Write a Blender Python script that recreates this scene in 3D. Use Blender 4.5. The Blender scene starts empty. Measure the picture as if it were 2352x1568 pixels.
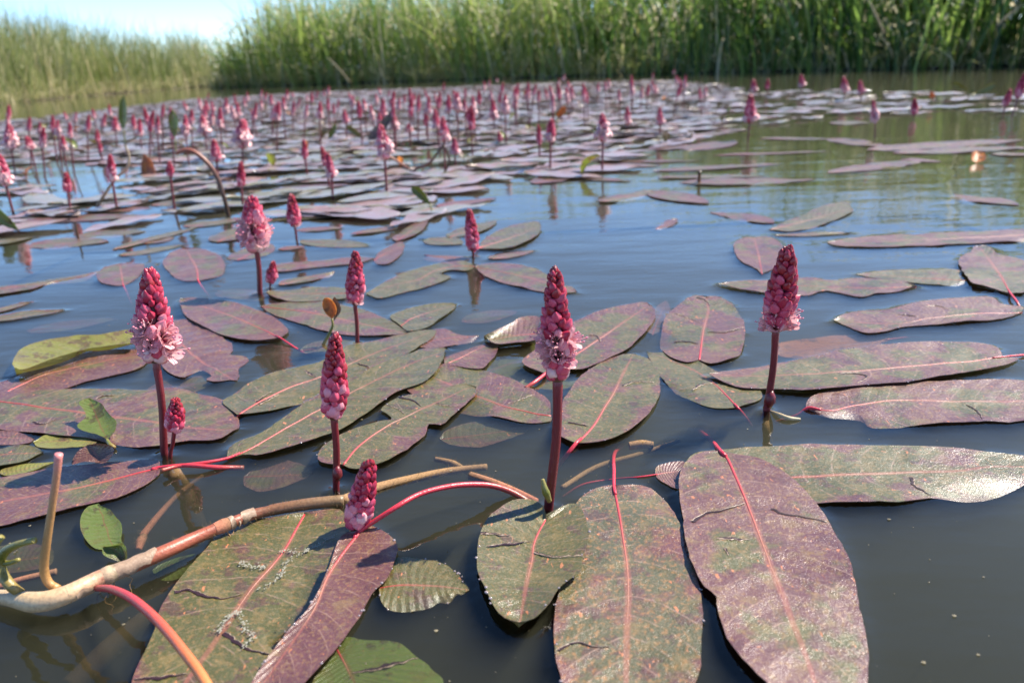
import bpy, math, random
import numpy as np
from mathutils import Vector, Matrix
from mathutils import noise as mnoise

R = math.radians
random.seed(7)
rng = np.random.default_rng(7)
scene = bpy.context.scene
col = scene.collection

# ------------------------------------------------------------------ camera
H = 0.170                       # eye height above the water, metres
PITCH, ROLL = R(20.0), R(2.58)
FPX = 1767.0                    # focal length in pixels of a 2352 x 1568 frame
cp, sp = math.cos(PITCH), math.sin(PITCH)
fwd = Vector((0, cp, -sp))
r0, u0 = Vector((1, 0, 0)), Vector((0, sp, cp))
cr, sr = math.cos(ROLL), math.sin(ROLL)
rgt = r0 * cr - u0 * sr
up = r0 * sr + u0 * cr
EYE = Vector((0, 0, H))
cam_d = bpy.data.cameras.new('camera')
cam = bpy.data.objects.new('camera', cam_d)
col.objects.link(cam)
m = Matrix.Identity(4)
for i in range(3):
    m[i][0], m[i][1], m[i][2], m[i][3] = rgt[i], up[i], -fwd[i], EYE[i]
cam.matrix_world = m
cam_d.sensor_width = 36.0
cam_d.lens = FPX / 2352 * 36
cam_d.clip_start = 0.01
cam_d.clip_end = 2000
cam_d.dof.use_dof = True
cam_d.dof.focus_distance = 0.335
cam_d.dof.aperture_fstop = 14.0
scene.camera = cam

# ------------------------------------------------------------------ sky, sun, exposure
SUN_AZ, SUN_EL = 66.0, 50.0     # clockwise from the view direction, above the horizon
world = bpy.data.worlds.new('World')
scene.world = world
world.use_nodes = True
wn = world.node_tree
wn.nodes.clear()
sky = wn.nodes.new('ShaderNodeTexSky')
sky.sky_type = 'NISHITA'
sky.sun_disc = False
sky.sun_elevation = R(SUN_EL)
sky.sun_rotation = R(SUN_AZ)
sky.altitude = 3200
sky.air_density = 1.0
sky.dust_density = 0.05
sky.ozone_density = 4.0
bg = wn.nodes.new('ShaderNodeBackground')
bg.inputs['Strength'].default_value = 0.125
wo = wn.nodes.new('ShaderNodeOutputWorld')
hsv = wn.nodes.new('ShaderNodeHueSaturation')
hsv.inputs['Saturation'].default_value = 1.08
wn.links.new(sky.outputs[0], hsv.inputs['Color'])
wn.links.new(hsv.outputs[0], bg.inputs[0])
wn.links.new(bg.outputs[0], wo.inputs[0])
sun_d = bpy.data.lights.new('sun', 'SUN')
sun_d.energy = 5.0
sun_d.angle = R(0.53)
sun_d.color = (1.0, 0.93, 0.82)
sun = bpy.data.objects.new('sun', sun_d)
col.objects.link(sun)
sdir = Vector((math.sin(R(SUN_AZ)) * math.cos(R(SUN_EL)), math.cos(R(SUN_AZ)) * math.cos(R(SUN_EL)), math.sin(R(SUN_EL))))
sun.rotation_euler = (-sdir).to_track_quat('-Z', 'Y').to_euler()
scene.view_settings.view_transform = 'Standard'
scene.view_settings.look = 'None'
scene.view_settings.gamma = 1
scene.view_settings.exposure = 1.30
scene.cycles.volume_bounces = 1
scene.cycles.max_bounces = 8
scene.cycles.transparent_max_bounces = 12
scene.cycles.sample_clamp_indirect = 4.0


# ------------------------------------------------------------------ picking real points
def ray(x, y):
    return fwd + rgt * ((x - 1176) / FPX) - up * ((y - 784) / FPX)

def gp(x, y, h=0.0):
    """the place on the water (or h above it) seen at that spot of the photograph"""
    d = ray(x, y)
    return EYE + d * ((h - H) / d.z)

def vp(x, y, Y):
    """the point seen there that stands Y metres away from the eye"""
    d = ray(x, y)
    return EYE + d * (Y / d.y)

def proj(p):
    d = Vector(p) - EYE
    z = d.dot(fwd)
    return 1176 + FPX * d.dot(rgt) / z, 784 - FPX * d.dot(up) / z

def resample(pts, n, smooth=True):
    pts = [Vector(p) for p in pts]
    if smooth and len(pts) > 2:
        q = [pts[0] * 2 - pts[1]] + pts + [pts[-1] * 2 - pts[-2]]
        d = []
        for i in range(1, len(q) - 2):
            a, b, c, e = q[i - 1], q[i], q[i + 1], q[i + 2]
            for k in range(8):
                t = k / 8
                d.append(0.5 * ((2 * b) + (c - a) * t + (2 * a - 5 * b + 4 * c - e) * t * t + (3 * b - a - 3 * c + e) * t ** 3))
        d.append(pts[-1])
    else:
        d = pts
    L = [0.0]
    for a, b in zip(d, d[1:]):
        L.append(L[-1] + (b - a).length)
    out, j = [], 0
    for i in range(n):
        s = L[-1] * i / (n - 1)
        while j < len(L) - 2 and L[j + 1] < s:
            j += 1
        t = (s - L[j]) / max(L[j + 1] - L[j], 1e-9)
        out.append(d[j].lerp(d[j + 1], min(max(t, 0), 1)))
    return out


# ------------------------------------------------------------------ objects
def link(name, data, parent=None, loc=None):
    o = bpy.data.objects.new(name, data)
    col.objects.link(o)
    if parent:
        o.parent = parent
    if loc is not None:
        o.location = loc
    return o

def thing(name, label, cat, loc=(0, 0, 0), group=None, data=None, kind=None):
    o = link(name, data, None, loc)
    o['label'] = label
    o['category'] = cat
    if group:
        o['group'] = group
    if kind:
        o['kind'] = kind
    return o

def dup(o, parent, loc=None):
    c = o.copy()
    col.objects.link(c)
    c.parent = parent
    if loc is not None:
        c.location = loc
    return c

class MB:
    """collects faces for one mesh"""
    def __init__(s):
        s.v, s.f, s.uv, s.mi = [], [], [], []

    def grid(s, rows, uvs=None, mi=0, close=False):
        b, n = len(s.v), len(rows[0])
        for r in rows:
            s.v.extend([tuple(p) for p in r])
        for i in range(len(rows) - 1):
            for j in range(n if close else n - 1):
                k = (j + 1) % n
                s.f.append((b + i * n + j, b + i * n + k, b + (i + 1) * n + k, b + (i + 1) * n + j))
                s.mi.append(mi)
                if uvs:
                    kk = j + 1
                    s.uv.extend([uvs(i, j), uvs(i, kk), uvs(i + 1, kk), uvs(i + 1, j)])
                else:
                    s.uv.extend([(0, 0)] * 4)

    def tube(s, pts, radii, segs=8, mi=0, caps=True):
        pts = [Vector(p) for p in pts]
        n = len(pts)
        rows, prev = [], None
        for i, p in enumerate(pts):
            t = (pts[min(i + 1, n - 1)] - pts[max(i - 1, 0)]).normalized()
            if prev is None:
                a = t.orthogonal().normalized()
            else:
                a = prev - t * prev.dot(t)
                a = a.normalized() if a.length > 1e-6 else t.orthogonal().normalized()
            prev = a
            b = t.cross(a)
            r = radii[i] if hasattr(radii, '__len__') else radii
            rows.append([p + (a * math.cos(2 * math.pi * k / segs) + b * math.sin(2 * math.pi * k / segs)) * r for k in range(segs)])
        if caps:
            rows = [[pts[0]] * segs] + rows + [[pts[-1]] * segs]
        m_ = len(rows) - 1
        s.grid(rows, lambda i, j: (i / m_, j / segs), mi, close=True)

    def build(s, name, mats, parent=None, loc=None, smooth=True, data_only=False):
        me = bpy.data.meshes.new(name)
        off = Vector(loc) if loc is not None else Vector((0, 0, 0))
        me.from_pydata([tuple(Vector(p) - off) for p in s.v], [], s.f)
        uvl = me.uv_layers.new(name='UVMap')
        uvl.data.foreach_set('uv', np.array(s.uv, dtype=np.float32).ravel())
        if not isinstance(mats, (list, tuple)):
            mats = [mats]
        for mt in mats:
            me.materials.append(mt)
        if len(mats) > 1:
            me.polygons.foreach_set('material_index', np.array(s.mi, dtype=np.int32))
        if smooth:
            me.polygons.foreach_set('use_smooth', np.ones(len(me.polygons), dtype=bool))
        me.update()
        if data_only:
            return me
        return link(name, me, parent, None if parent else loc)


# ------------------------------------------------------------------ materials
class NT:
    def __init__(s, name):
        s.m = bpy.data.materials.new(name)
        s.m.use_nodes = True
        s.t = s.m.node_tree
        s.t.nodes.clear()
        s.out = s.t.nodes.new('ShaderNodeOutputMaterial')

    def n(s, typ, **kw):
        nd = s.t.nodes.new(typ)
        for k, v in kw.items():
            if k[0] == '_':
                setattr(nd, k[1:], v)
            else:
                key = int(k[1:]) if k[0] == 'i' and k[1:].isdigit() else k.replace('__', ' ')
                if isinstance(v, bpy.types.NodeSocket):
                    s.t.links.new(v, nd.inputs[key])
                else:
                    nd.inputs[key].default_value = v
        return nd

    def math(s, op, a, b=0.0, c=0.0):
        nd = s.t.nodes.new('ShaderNodeMath')
        nd.operation = op
        for i, v in enumerate((a, b, c)):
            if isinstance(v, bpy.types.NodeSocket):
                s.t.links.new(v, nd.inputs[i])
            else:
                nd.inputs[i].default_value = v
        return nd.outputs[0]

    def mix(s, fac, a, b):
        nd = s.t.nodes.new('ShaderNodeMix')
        nd.data_type = 'RGBA'
        for sock, v in ((nd.inputs[0], fac), (nd.inputs[6], a), (nd.inputs[7], b)):
            if isinstance(v, bpy.types.NodeSocket):
                s.t.links.new(v, sock)
            else:
                sock.default_value = v if not isinstance(v, tuple) else (*v, 1) if len(v) == 3 else v
        return nd.outputs[2]

    def ramp(s, fac, stops):
        nd = s.t.nodes.new('ShaderNodeValToRGB')
        cr_ = nd.color_ramp
        while len(cr_.elements) < len(stops):
            cr_.elements.new(0.5)
        for e, (p, c) in zip(cr_.elements, stops):
            e.position = p
            e.color = (*c, 1) if len(c) == 3 else c
        s.t.links.new(fac, nd.inputs[0])
        return nd.outputs[0]

    def smooth(s, x, lo, hi):
        nd = s.t.nodes.new('ShaderNodeMapRange')
        nd.interpolation_type = 'SMOOTHSTEP'
        s.t.links.new(x, nd.inputs[0])
        nd.inputs[1].default_value, nd.inputs[2].default_value = lo, hi
        return nd.outputs[0]

    def surf(s, sh):
        s.t.links.new(sh, s.out.inputs['Surface'])

    def noise(s, vec, scale, detail=3, rough=0.55):
        nd = s.n('ShaderNodeTexNoise', Scale=scale, Detail=detail, Roughness=rough)
        if vec is not None:
            s.t.links.new(vec, nd.inputs['Vector'])
        return nd.outputs['Fac']


def simple_mat(name, c, rough=0.5, spec=0.5, var=0.25, scale=400, transl=None, coat=0.0, c2=None, bump=0.0, grad=False):
    k = NT(name)
    tc = k.n('ShaderNodeTexCoord').outputs['Object']
    nz = k.noise(tc, scale)
    if grad:
        uvs = k.n('ShaderNodeSeparateXYZ')
        k.t.links.new(k.n('ShaderNodeTexCoord').outputs['UV'], uvs.inputs[0])
        nz = k.math('MULTIPLY_ADD', nz, 0.28, k.math('MULTIPLY', uvs.outputs[1], 0.72)) if True else nz
    dark = tuple(x * (1 - var) for x in c)
    lite = c2 if c2 else tuple(min(x * (1 + var), 1) for x in c)
    colr = k.ramp(nz, [(0.12, dark), (0.42, lite), (0.66, lite), (0.95, tuple(x * y for x, y in zip(lite, (0.80, 0.34, 0.48))))] if grad else [(0.3, dark), (0.7, lite)])
    p = k.n('ShaderNodeBsdfPrincipled', Base__Color=colr, Roughness=rough)
    p.inputs['Specular IOR Level'].default_value = spec
    p.inputs['Coat Weight'].default_value = coat
    p.inputs['Coat Roughness'].default_value = 0.12
    if bump:
        b = k.n('ShaderNodeBump', Strength=bump, Distance=0.0004, Height=nz)
        k.t.links.new(b.outputs[0], p.inputs['Normal'])
    sh = p.outputs[0]
    if transl:
        tr = k.n('ShaderNodeBsdfTranslucent', Color=(*transl[1], 1))
        sh = k.n('ShaderNodeMixShader', i0=transl[0], i1=sh, i2=tr.outputs[0]).outputs[0]
    k.surf(sh)
    return k.m


def leaf_material(name, green=(0.060, 0.060, 0.010), maroon=(0.096, 0.031, 0.031), tan=(0.250, 0.138, 0.042), rough=0.43, vein_n=13.0, spots=1.0, transl=0.08, coat=0.35, coat_rough=0.18, sheen=0.03):
    k = NT(name)
    tc = k.n('ShaderNodeTexCoord')
    oi = k.n('ShaderNodeObjectInfo')
    vec = k.n('ShaderNodeVectorMath', _operation='ADD')
    k.t.links.new(k.n('ShaderNodeNewGeometry').outputs['Position'], vec.inputs[0])
    k.t.links.new(k.n('ShaderNodeVectorMath', _operation='SCALE', Vector=oi.outputs['Location'], Scale=3.7).outputs[0], vec.inputs[1])
    P = vec.outputs[0]
    uv = k.n('ShaderNodeSeparateXYZ')
    k.t.links.new(tc.outputs['UV'], uv.inputs[0])
    u, v0 = uv.outputs[0], uv.outputs[1]
    av = k.math('ABSOLUTE', k.math('MULTIPLY_ADD', v0, 2.0, -1.0))
    purple = k.n('ShaderNodeAttribute', _attribute_type='OBJECT', _attribute_name='purple').outputs['Fac']
    rnd = k.math('MULTIPLY', k.math('SUBTRACT', oi.outputs['Random'], 0.5), 0.30)
    big = k.noise(P, 42, 4, 0.6)
    mid = k.noise(P, 190, 5, 0.65)
    fine = k.noise(P, 1500, 3, 0.7)
    # stretched flecks running with the veins
    st = k.n('ShaderNodeMapping', Vector=tc.outputs['UV'], Scale=(26.0, 9.0, 1.0), Rotation=(0, 0, 0.35))
    fl = k.noise(st.outputs[0], 2.6, 4, 0.62)
    f = k.math('ADD', k.math('MULTIPLY', k.math('SUBTRACT', big, 0.5), 2.8), k.math('ADD', purple, rnd))
    f = k.math('ADD', f, k.math('MULTIPLY', k.math('SUBTRACT', mid, 0.5), 0.55))
    f = k.math('ADD', f, k.math('MULTIPLY', k.math('POWER', av, 6.0), 0.35))
    c = k.mix(k.smooth(f, 0.30, 0.70), green, maroon)
    c = k.mix(k.math('MULTIPLY', k.smooth(fl, 0.48, 0.68), 0.52), c, tan)
    c = k.mix(k.math('MULTIPLY', k.smooth(fine, 0.47, 0.75), 0.28), c, (0.27, 0.19, 0.11))
    blot = k.noise(P, 95, 5, 0.7)
    c = k.mix(k.math('MULTIPLY', k.smooth(blot, 0.54, 0.62), 0.60), c, (0.060, 0.016, 0.018))
    c = k.mix(k.math('MULTIPLY', k.smooth(blot, 0.46, 0.36), 0.40), c, (0.20, 0.135, 0.045))
    scr = k.n('ShaderNodeMapping', Vector=P, Scale=(420.0, 2600.0, 600.0), Rotation=(0, 0, 0.6))
    sc_ = k.noise(scr.outputs[0], 1.0, 2, 0.5)
    c = k.mix(k.math('MULTIPLY', k.smooth(sc_, 0.60, 0.75), 0.28), c, (0.40, 0.31, 0.22))
    # side veins, slanting forward from the midrib
    ph = k.math('FRACT', k.math('ADD', k.math('SUBTRACT', k.math('MULTIPLY', u, vein_n), k.math('MULTIPLY', k.math('POWER', av, 1.4), 1.3)), k.math('MULTIPLY', big, 0.5)))
    vd = k.math('ABSOLUTE', k.math('SUBTRACT', ph, 0.5))
    vein = k.math('SUBTRACT', 1.0, k.smooth(vd, 0.0, 0.055))
    vein = k.math('MULTIPLY', vein, k.smooth(mid, 0.38, 0.62))
    c = k.mix(k.math('MULTIPLY', vein, 0.5), c, (0.32, 0.20, 0.14))
    # midrib tint
    mr = k.math('SUBTRACT', 1.0, k.smooth(av, 0.02, 0.07))
    c = k.mix(k.math('MULTIPLY', mr, 0.45), c, (0.30, 0.09, 0.06))
    # rust spots
    sm = k.n('ShaderNodeMapping', Vector=P, Scale=(520.0, 230.0, 300.0), Rotation=(0, 0, 0.5))
    sp_ = k.math('MULTIPLY', k.smooth(k.noise(sm.outputs[0], 1.0, 2, 0.5), 0.665, 0.71), k.smooth(blot, 0.47, 0.53))
    c = k.mix(k.math('MULTIPLY', sp_, 0.8 * spots), c, (0.46, 0.16, 0.06))
    rg = k.math('ADD', rough - 0.09, k.math('SUBTRACT', k.math('MULTIPLY', mid, 0.26), k.math('MULTIPLY', k.smooth(k.noise(P, 30, 3, 0.6), 0.5, 0.62), 0.14)))
    bh = k.math('ADD', k.math('MULTIPLY', fine, 0.35), k.math('ADD', k.math('MULTIPLY', mid, 0.9), k.math('MULTIPLY', vd, 0.5)))
    b = k.n('ShaderNodeBump', Strength=0.7, Distance=0.0008, Height=bh)
    p = k.n('ShaderNodeBsdfPrincipled', Base__Color=c, Roughness=rg, Normal=b.outputs[0])
    p.inputs['Specular IOR Level'].default_value = 0.55
    p.inputs['Coat Weight'].default_value = coat
    p.inputs['Coat Roughness'].default_value = coat_rough
    k.t.links.new(b.outputs[0], p.inputs['Coat Normal']) if coat < 0.8 else None
    p.inputs['Sheen Weight'].default_value = sheen
    p.inputs['Sheen Roughness'].default_value = 0.45
    p.inputs['Sheen Tint'].default_value = (1.0, 0.90, 0.86, 1)
    tr = k.n('ShaderNodeBsdfTranslucent', Color=c)
    k.surf(k.n('ShaderNodeMixShader', i0=transl, i1=p.outputs[0], i2=tr.outputs[0]).outputs[0])
    return k.m


def ramp_tube_mat(name, stops, rough=0.4, fuzz=0.25, scale=900, spec=0.5):
    """stems: colour runs along the length (UV x)"""
    k = NT(name)
    tc = k.n('ShaderNodeTexCoord')
    uv = k.n('ShaderNodeSeparateXYZ')
    k.t.links.new(tc.outputs['UV'], uv.inputs[0])
    nz = k.noise(tc.outputs['Object'], scale, 4, 0.65)
    u = k.math('ADD', uv.outputs[0], k.math('MULTIPLY', k.math('SUBTRACT', nz, 0.5), 0.06))
    c = k.ramp(u, stops)
    st = k.n('ShaderNodeMapping', Vector=tc.outputs['UV'], Scale=(14.0, 60.0, 1.0))
    sk = k.noise(st.outputs[0], 2.0, 3, 0.6)
    c = k.mix(k.math('MULTIPLY', k.smooth(nz, 0.35, 0.75), fuzz), c, (0.02, 0.008, 0.006))
    c = k.mix(k.math('MULTIPLY', k.smooth(sk, 0.55, 0.8), fuzz), c, (0.50, 0.33, 0.22))
    b = k.n('ShaderNodeBump', Strength=0.5, Distance=0.0004, Height=nz)
    p = k.n('ShaderNodeBsdfPrincipled', Base__Color=c, Roughness=rough, Normal=b.outputs[0])
    p.inputs['Specular IOR Level'].default_value = spec
    k.surf(p.outputs[0])
    return k.m


M = {}
M['leaf'] = leaf_material('leaf_skin')
M['leaf_yellow'] = leaf_material('leaf_skin_yellow', green=(0.18, 0.18, 0.025), maroon=(0.15, 0.12, 0.025), tan=(0.27, 0.23, 0.06), spots=0.3, transl=0.25)
M['leaf_fresh'] = leaf_material('leaf_skin_fresh', green=(0.16, 0.22, 0.045), maroon=(0.20, 0.18, 0.05), tan=(0.26, 0.28, 0.10), spots=0.3, transl=0.5, rough=0.35)
M['leaf_orange'] = leaf_material('leaf_skin_orange', green=(0.60, 0.20, 0.03), maroon=(0.46, 0.16, 0.07), tan=(0.45, 0.20, 0.08), spots=0.5, transl=0.45, coat=0.05, sheen=0.0)
M['leaf_flush'] = leaf_material('leaf_skin_flush', green=(0.060, 0.058, 0.018), maroon=(0.115, 0.040, 0.034), tan=(0.36, 0.16, 0.045), spots=1.0)
M['leaf_olive'] = leaf_material('leaf_skin_olive', green=(0.16, 0.22, 0.020), maroon=(0.26, 0.19, 0.03), tan=(0.26, 0.24, 0.05), spots=0.2, transl=0.5, rough=0.3, coat=0.9, coat_rough=0.06)
M['leaf_far'] = leaf_material('leaf_skin_mat', green=(0.068, 0.082, 0.024), maroon=(0.15, 0.052, 0.046), tan=(0.30, 0.19, 0.085), rough=0.40, coat=0.55, coat_rough=0.06, sheen=0.65)
M['midrib'] = ramp_tube_mat('midrib_red', [(0.0, (0.46, 0.028, 0.040)), (0.25, (0.36, 0.045, 0.045)), (0.5, (0.30, 0.115, 0.075)), (1.0, (0.20, 0.13, 0.075))], rough=0.38, fuzz=0.12)
M['petiole'] = ramp_tube_mat('petiole_red', [(0.0, (0.20, 0.06, 0.03)), (0.3, (0.52, 0.04, 0.05)), (1.0, (0.52, 0.028, 0.05))], rough=0.33, fuzz=0.15)
M['lip'] = simple_mat('torn_lip', (0.16, 0.09, 0.06), rough=0.4, var=0.5, scale=900, c2=(0.40, 0.30, 0.22))
M['crease'] = simple_mat('crease_dark', (0.022, 0.008, 0.012), rough=0.55, spec=0.3)
M['stem'] = ramp_tube_mat('stem_crimson', [(0.0, (0.10, 0.05, 0.02)), (0.25, (0.105, 0.010, 0.012)), (0.8, (0.135, 0.008, 0.015)), (1.0, (0.19, 0.015, 0.025))], rough=0.32, fuzz=0.2)
M['stem_far'] = ramp_tube_mat('stem_brown', [(0.0, (0.06, 0.045, 0.02)), (0.3, (0.11, 0.022, 0.020)), (1.0, (0.16, 0.02, 0.03))], rough=0.4, fuzz=0.1)
pal = [('bud_crimson', (0.150, 0.008, 0.014), (0.28, 0.018, 0.028)), ('bud_ruby', (0.19, 0.008, 0.024), (0.36, 0.022, 0.055)),
       ('bud_rose', (0.32, 0.020, 0.058), (0.54, 0.070, 0.13)), ('bud_pink', (0.48, 0.11, 0.16), (0.68, 0.25, 0.30)), ('bud_pale', (0.55, 0.28, 0.29), (0.74, 0.48, 0.47))]
BUD = [simple_mat(n_, a, rough=0.34, spec=0.5, scale=260, c2=b_, transl=(0.07, b_), grad=True) for n_, a, b_ in pal]
M['petal'] = simple_mat('petal_pink', (0.70, 0.30, 0.33), rough=0.45, c2=(0.85, 0.55, 0.55), scale=500, transl=(0.3, (0.85, 0.42, 0.44)))
M['anther'] = simple_mat('anther_rose', (0.66, 0.22, 0.29), rough=0.5)
M['rachis'] = simple_mat('rachis_wine', (0.085, 0.006, 0.014), rough=0.5)
M['water_bead'] = simple_mat('bead_wet', (0.25, 0.20, 0.20), rough=0.07, spec=1.0, var=0.05)

# ------------------------------------------------------------------ the pond
def water_material():
    k = NT('pond_water')
    g = k.n('ShaderNodeNewGeometry')
    m1 = k.n('ShaderNodeMapping', Vector=g.outputs['Position'], Scale=(4.0, 9.0, 1.0))
    m2 = k.n('ShaderNodeMapping', Vector=g.outputs['Position'], Scale=(16.0, 42.0, 1.0), Rotation=(0, 0, 0.25))
    n1 = k.noise(m1.outputs[0], 1.0, 2, 0.5)
    n2 = k.noise(m2.outputs[0], 1.0, 3, 0.55)
    b1 = k.n('ShaderNodeBump', Strength=1.0, Distance=0.0019, Height=n1)
    b2 = k.n('ShaderNodeBump', Strength=1.0, Distance=0.0006, Height=n2, Normal=b1.outputs[0])
    fr = k.n('ShaderNodeFresnel', IOR=1.36, Normal=b2.outputs[0])
    gl = k.n('ShaderNodeBsdfGlossy', Color=(1, 1, 1, 1), Roughness=0.015, Normal=b2.outputs[0])
    tr = k.n('ShaderNodeBsdfTransparent', Color=(0.97, 0.98, 0.96, 1))
    k.surf(k.n('ShaderNodeMixShader', i0=fr.outputs[0], i1=tr.outputs[0], i2=gl.outputs[0]).outputs[0])
    vs = k.n('ShaderNodeVolumeScatter', Color=(0.47, 0.46, 0.33, 1), Density=23.0, Anisotropy=0.35)
    va = k.n('ShaderNodeVolumeAbsorption', Color=(0.36, 0.38, 0.30, 1), Density=75.0)
    k.t.links.new(k.n('ShaderNodeAddShader', i0=vs.outputs[0], i1=va.outputs[0]).outputs[0], k.out.inputs['Volume'])
    return k.m

mud = simple_mat('mud', (0.030, 0.026, 0.016), rough=0.8, var=0.5, scale=14, spec=0.3)
soil = simple_mat('bank_soil', (0.040, 0.032, 0.018), rough=0.9, var=0.5, scale=9, spec=0.2)
bed = MB()
bed.v = [(-400, -60, -0.22), (400, -60, -0.22), (400, 700, -0.22), (-400, 700, -0.22)]
bed.f, bed.uv, bed.mi = [(0, 1, 2, 3)], [(0, 0)] * 4, [0]
bo = bed.build('lake_bed_ground', mud, smooth=False)
bo['kind'] = 'structure'

# shore lines, picked where the water meets the reeds
shore_l = [gp(x, y) for x, y in [(-420, 282), (-200, 262), (0, 240), (100, 230), (200, 221), (300, 213), (400, 204.5), (445, 201), (520, 197), (640, 190)]]
shore_r = [gp(x, y) for x, y in [(478, 203.5), (540, 201.5), (620, 199), (800, 192.5), (1000, 186), (1250, 179), (1500, 172), (1750, 166), (2000, 162), (2200, 157), (2352, 153), (2600, 150), (3000, 150)]]
shore_l = resample(shore_l, 60)
shore_r = resample(shore_r, 90)

def land(name, shore, side):
    b = MB()
    rows = []
    for off, z in ((-0.25, -0.24), (-0.06, -0.05), (0.02, 0.012), (0.4, 0.05), (3.0, 0.09), (60.0, 0.2)):
        row = []
        for i, p in enumerate(shore):
            t = (shore[min(i + 1, len(shore) - 1)] - shore[max(i - 1, 0)])
            n_ = Vector((-t.y, t.x, 0)).normalized() * side
            if off > 1:
                n_ = Vector((n_.x * 0.3, 1, 0)).normalized()
            w = mnoise.noise(Vector((p.x * 2, p.y * 2, off))) * 0.05 if off < 1 else 0
            row.append(p + n_ * (off + w) + Vector((0, 0, z)))
        rows.append(row)
    b.grid(rows)
    o = b.build(name, soil)
    o['kind'] = 'structure'
    return o

land('reed_bank_ground', shore_l, 1)
land('far_shore_ground', shore_r, 1)

# ------------------------------------------------------------------ reeds and sedge: nobody could count the blades
def grass_material(name, stops, transl=0.5):
    k = NT(name)
    tone = k.n('ShaderNodeAttribute', _attribute_name='tone').outputs['Fac']
    g = k.n('ShaderNodeNewGeometry')
    nz = k.noise(g.outputs['Position'], 6.0, 2)
    c = k.ramp(k.math('ADD', tone, k.math('MULTIPLY', k.math('SUBTRACT', nz, 0.5), 0.22)), stops)
    p = k.n('ShaderNodeBsdfPrincipled', Base__Color=c, Roughness=0.42)
    p.inputs['Specular IOR Level'].default_value = 0.5
    tr = k.n('ShaderNodeBsdfTranslucent', Color=c)
    k.surf(k.n('ShaderNodeMixShader', i0=transl, i1=p.outputs[0], i2=tr.outputs[0]).outputs[0])
    return k.m

def blades(name, label, roots, heights, widths, lean, tones, mat, droop=0.25, cat='reeds', clump=0.0):
    n = len(roots)
    lv = np.array([0, 0.3, 0.62, 0.86, 1.0])
    wv = np.array([0.8, 1.0, 0.8, 0.45, 0.04])
    az = rng.uniform(0, 2 * np.pi, n)
    if clump:
        cn = np.array([mnoise.noise(Vector((x * clump, y * clump, 21.0))) for x, y in roots[:, :2]])
        az = np.where(rng.uniform(0, 1, n) < 0.65, np.pi * 0.5 + cn * 7.0 + rng.normal(0, 0.5, n), az)
    face = rng.uniform(0, np.pi, n)
    ln = np.abs(rng.normal(0, lean, n))
    dr = np.abs(rng.normal(0, droop, n))
    ax = np.stack([np.cos(az), np.sin(az)], 1)
    fx = np.stack([np.cos(face), np.sin(face)], 1)
    V = np.zeros((n, 5, 2, 3), np.float32)
    for i in range(5):
        s = lv[i]
        out = heights * (ln * s + dr * s ** 3)
        z = roots[:, 2] + heights * s * (1 - 0.25 * ln * s) - heights * dr * 0.45 * s ** 3
        c = roots[:, :2] + ax * out[:, None]
        for j, sg in enumerate((-0.5, 0.5)):
            V[:, i, j, :2] = c + fx * (sg * widths * wv[i])[:, None]
            V[:, i, j, 2] = z
    base = np.arange(n)[:, None] * 10
    F = []
    for i in range(4):
        F.append(np.concatenate([base + 2 * i, base + 2 * i + 1, base + 2 * i + 3, base + 2 * i + 2], 1))
    F = np.stack(F, 1).reshape(-1, 4).astype(np.int32)
    me = bpy.data.meshes.new(name)
    me.vertices.add(n * 10)
    me.vertices.foreach_set('co', V.ravel())
    me.loops.add(F.size)
    me.loops.foreach_set('vertex_index', F.ravel())
    me.polygons.add(len(F))
    me.polygons.foreach_set('loop_start', np.arange(0, F.size, 4, dtype=np.int32))
    me.polygons.foreach_set('loop_total', np.full(len(F), 4, dtype=np.int32))
    a = me.attributes.new('tone', 'FLOAT', 'POINT')
    a.data.foreach_set('value', np.repeat(tones, 10).astype(np.float32))
    me.materials.append(mat)
    me.update()
    me.validate()
    o = thing(name, label, cat, data=me, kind='stuff')
    return o

def scatter(shore, n, depth, power, side=1, bias=None):
    S = np.array([tuple(p) for p in shore])
    seg = np.linalg.norm(np.diff(S[:, :2], axis=0), axis=1)
    w = seg * (bias(S[:-1]) if bias else 1)
    idx = rng.choice(len(seg), n, p=w / w.sum())
    t = rng.uniform(0, 1, n)[:, None]
    p = S[idx] * (1 - t) + S[idx + 1] * t
    d = (S[idx + 1] - S[idx])[:, :2]
    d = np.stack([-d[:, 1], d[:, 0]], 1) / np.linalg.norm(d, axis=1)[:, None] * side
    off = depth * rng.uniform(0, 1, n) ** power
    out = np.zeros((n, 3))
    out[:, :2] = p[:, :2] + d * (off + rng.normal(0, 0.06, n))[:, None]
    out[:, 2] = -0.02
    return out, off

green_stops = [(0.0, (0.030, 0.075, 0.012)), (0.15, (0.075, 0.150, 0.030)), (0.4, (0.20, 0.31, 0.065)), (0.68, (0.34, 0.42, 0.10)), (0.84, (0.42, 0.40, 0.16)), (1.0, (0.74, 0.65, 0.46))]
pale_stops = [(0.0, (0.10, 0.14, 0.035)), (0.4, (0.20, 0.24, 0.070)), (0.7, (0.32, 0.32, 0.12)), (1.0, (0.60, 0.50, 0.31))]
gm = grass_material('reed_green', green_stops)
gp_mat = grass_material('sedge_pale', pale_stops)

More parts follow.
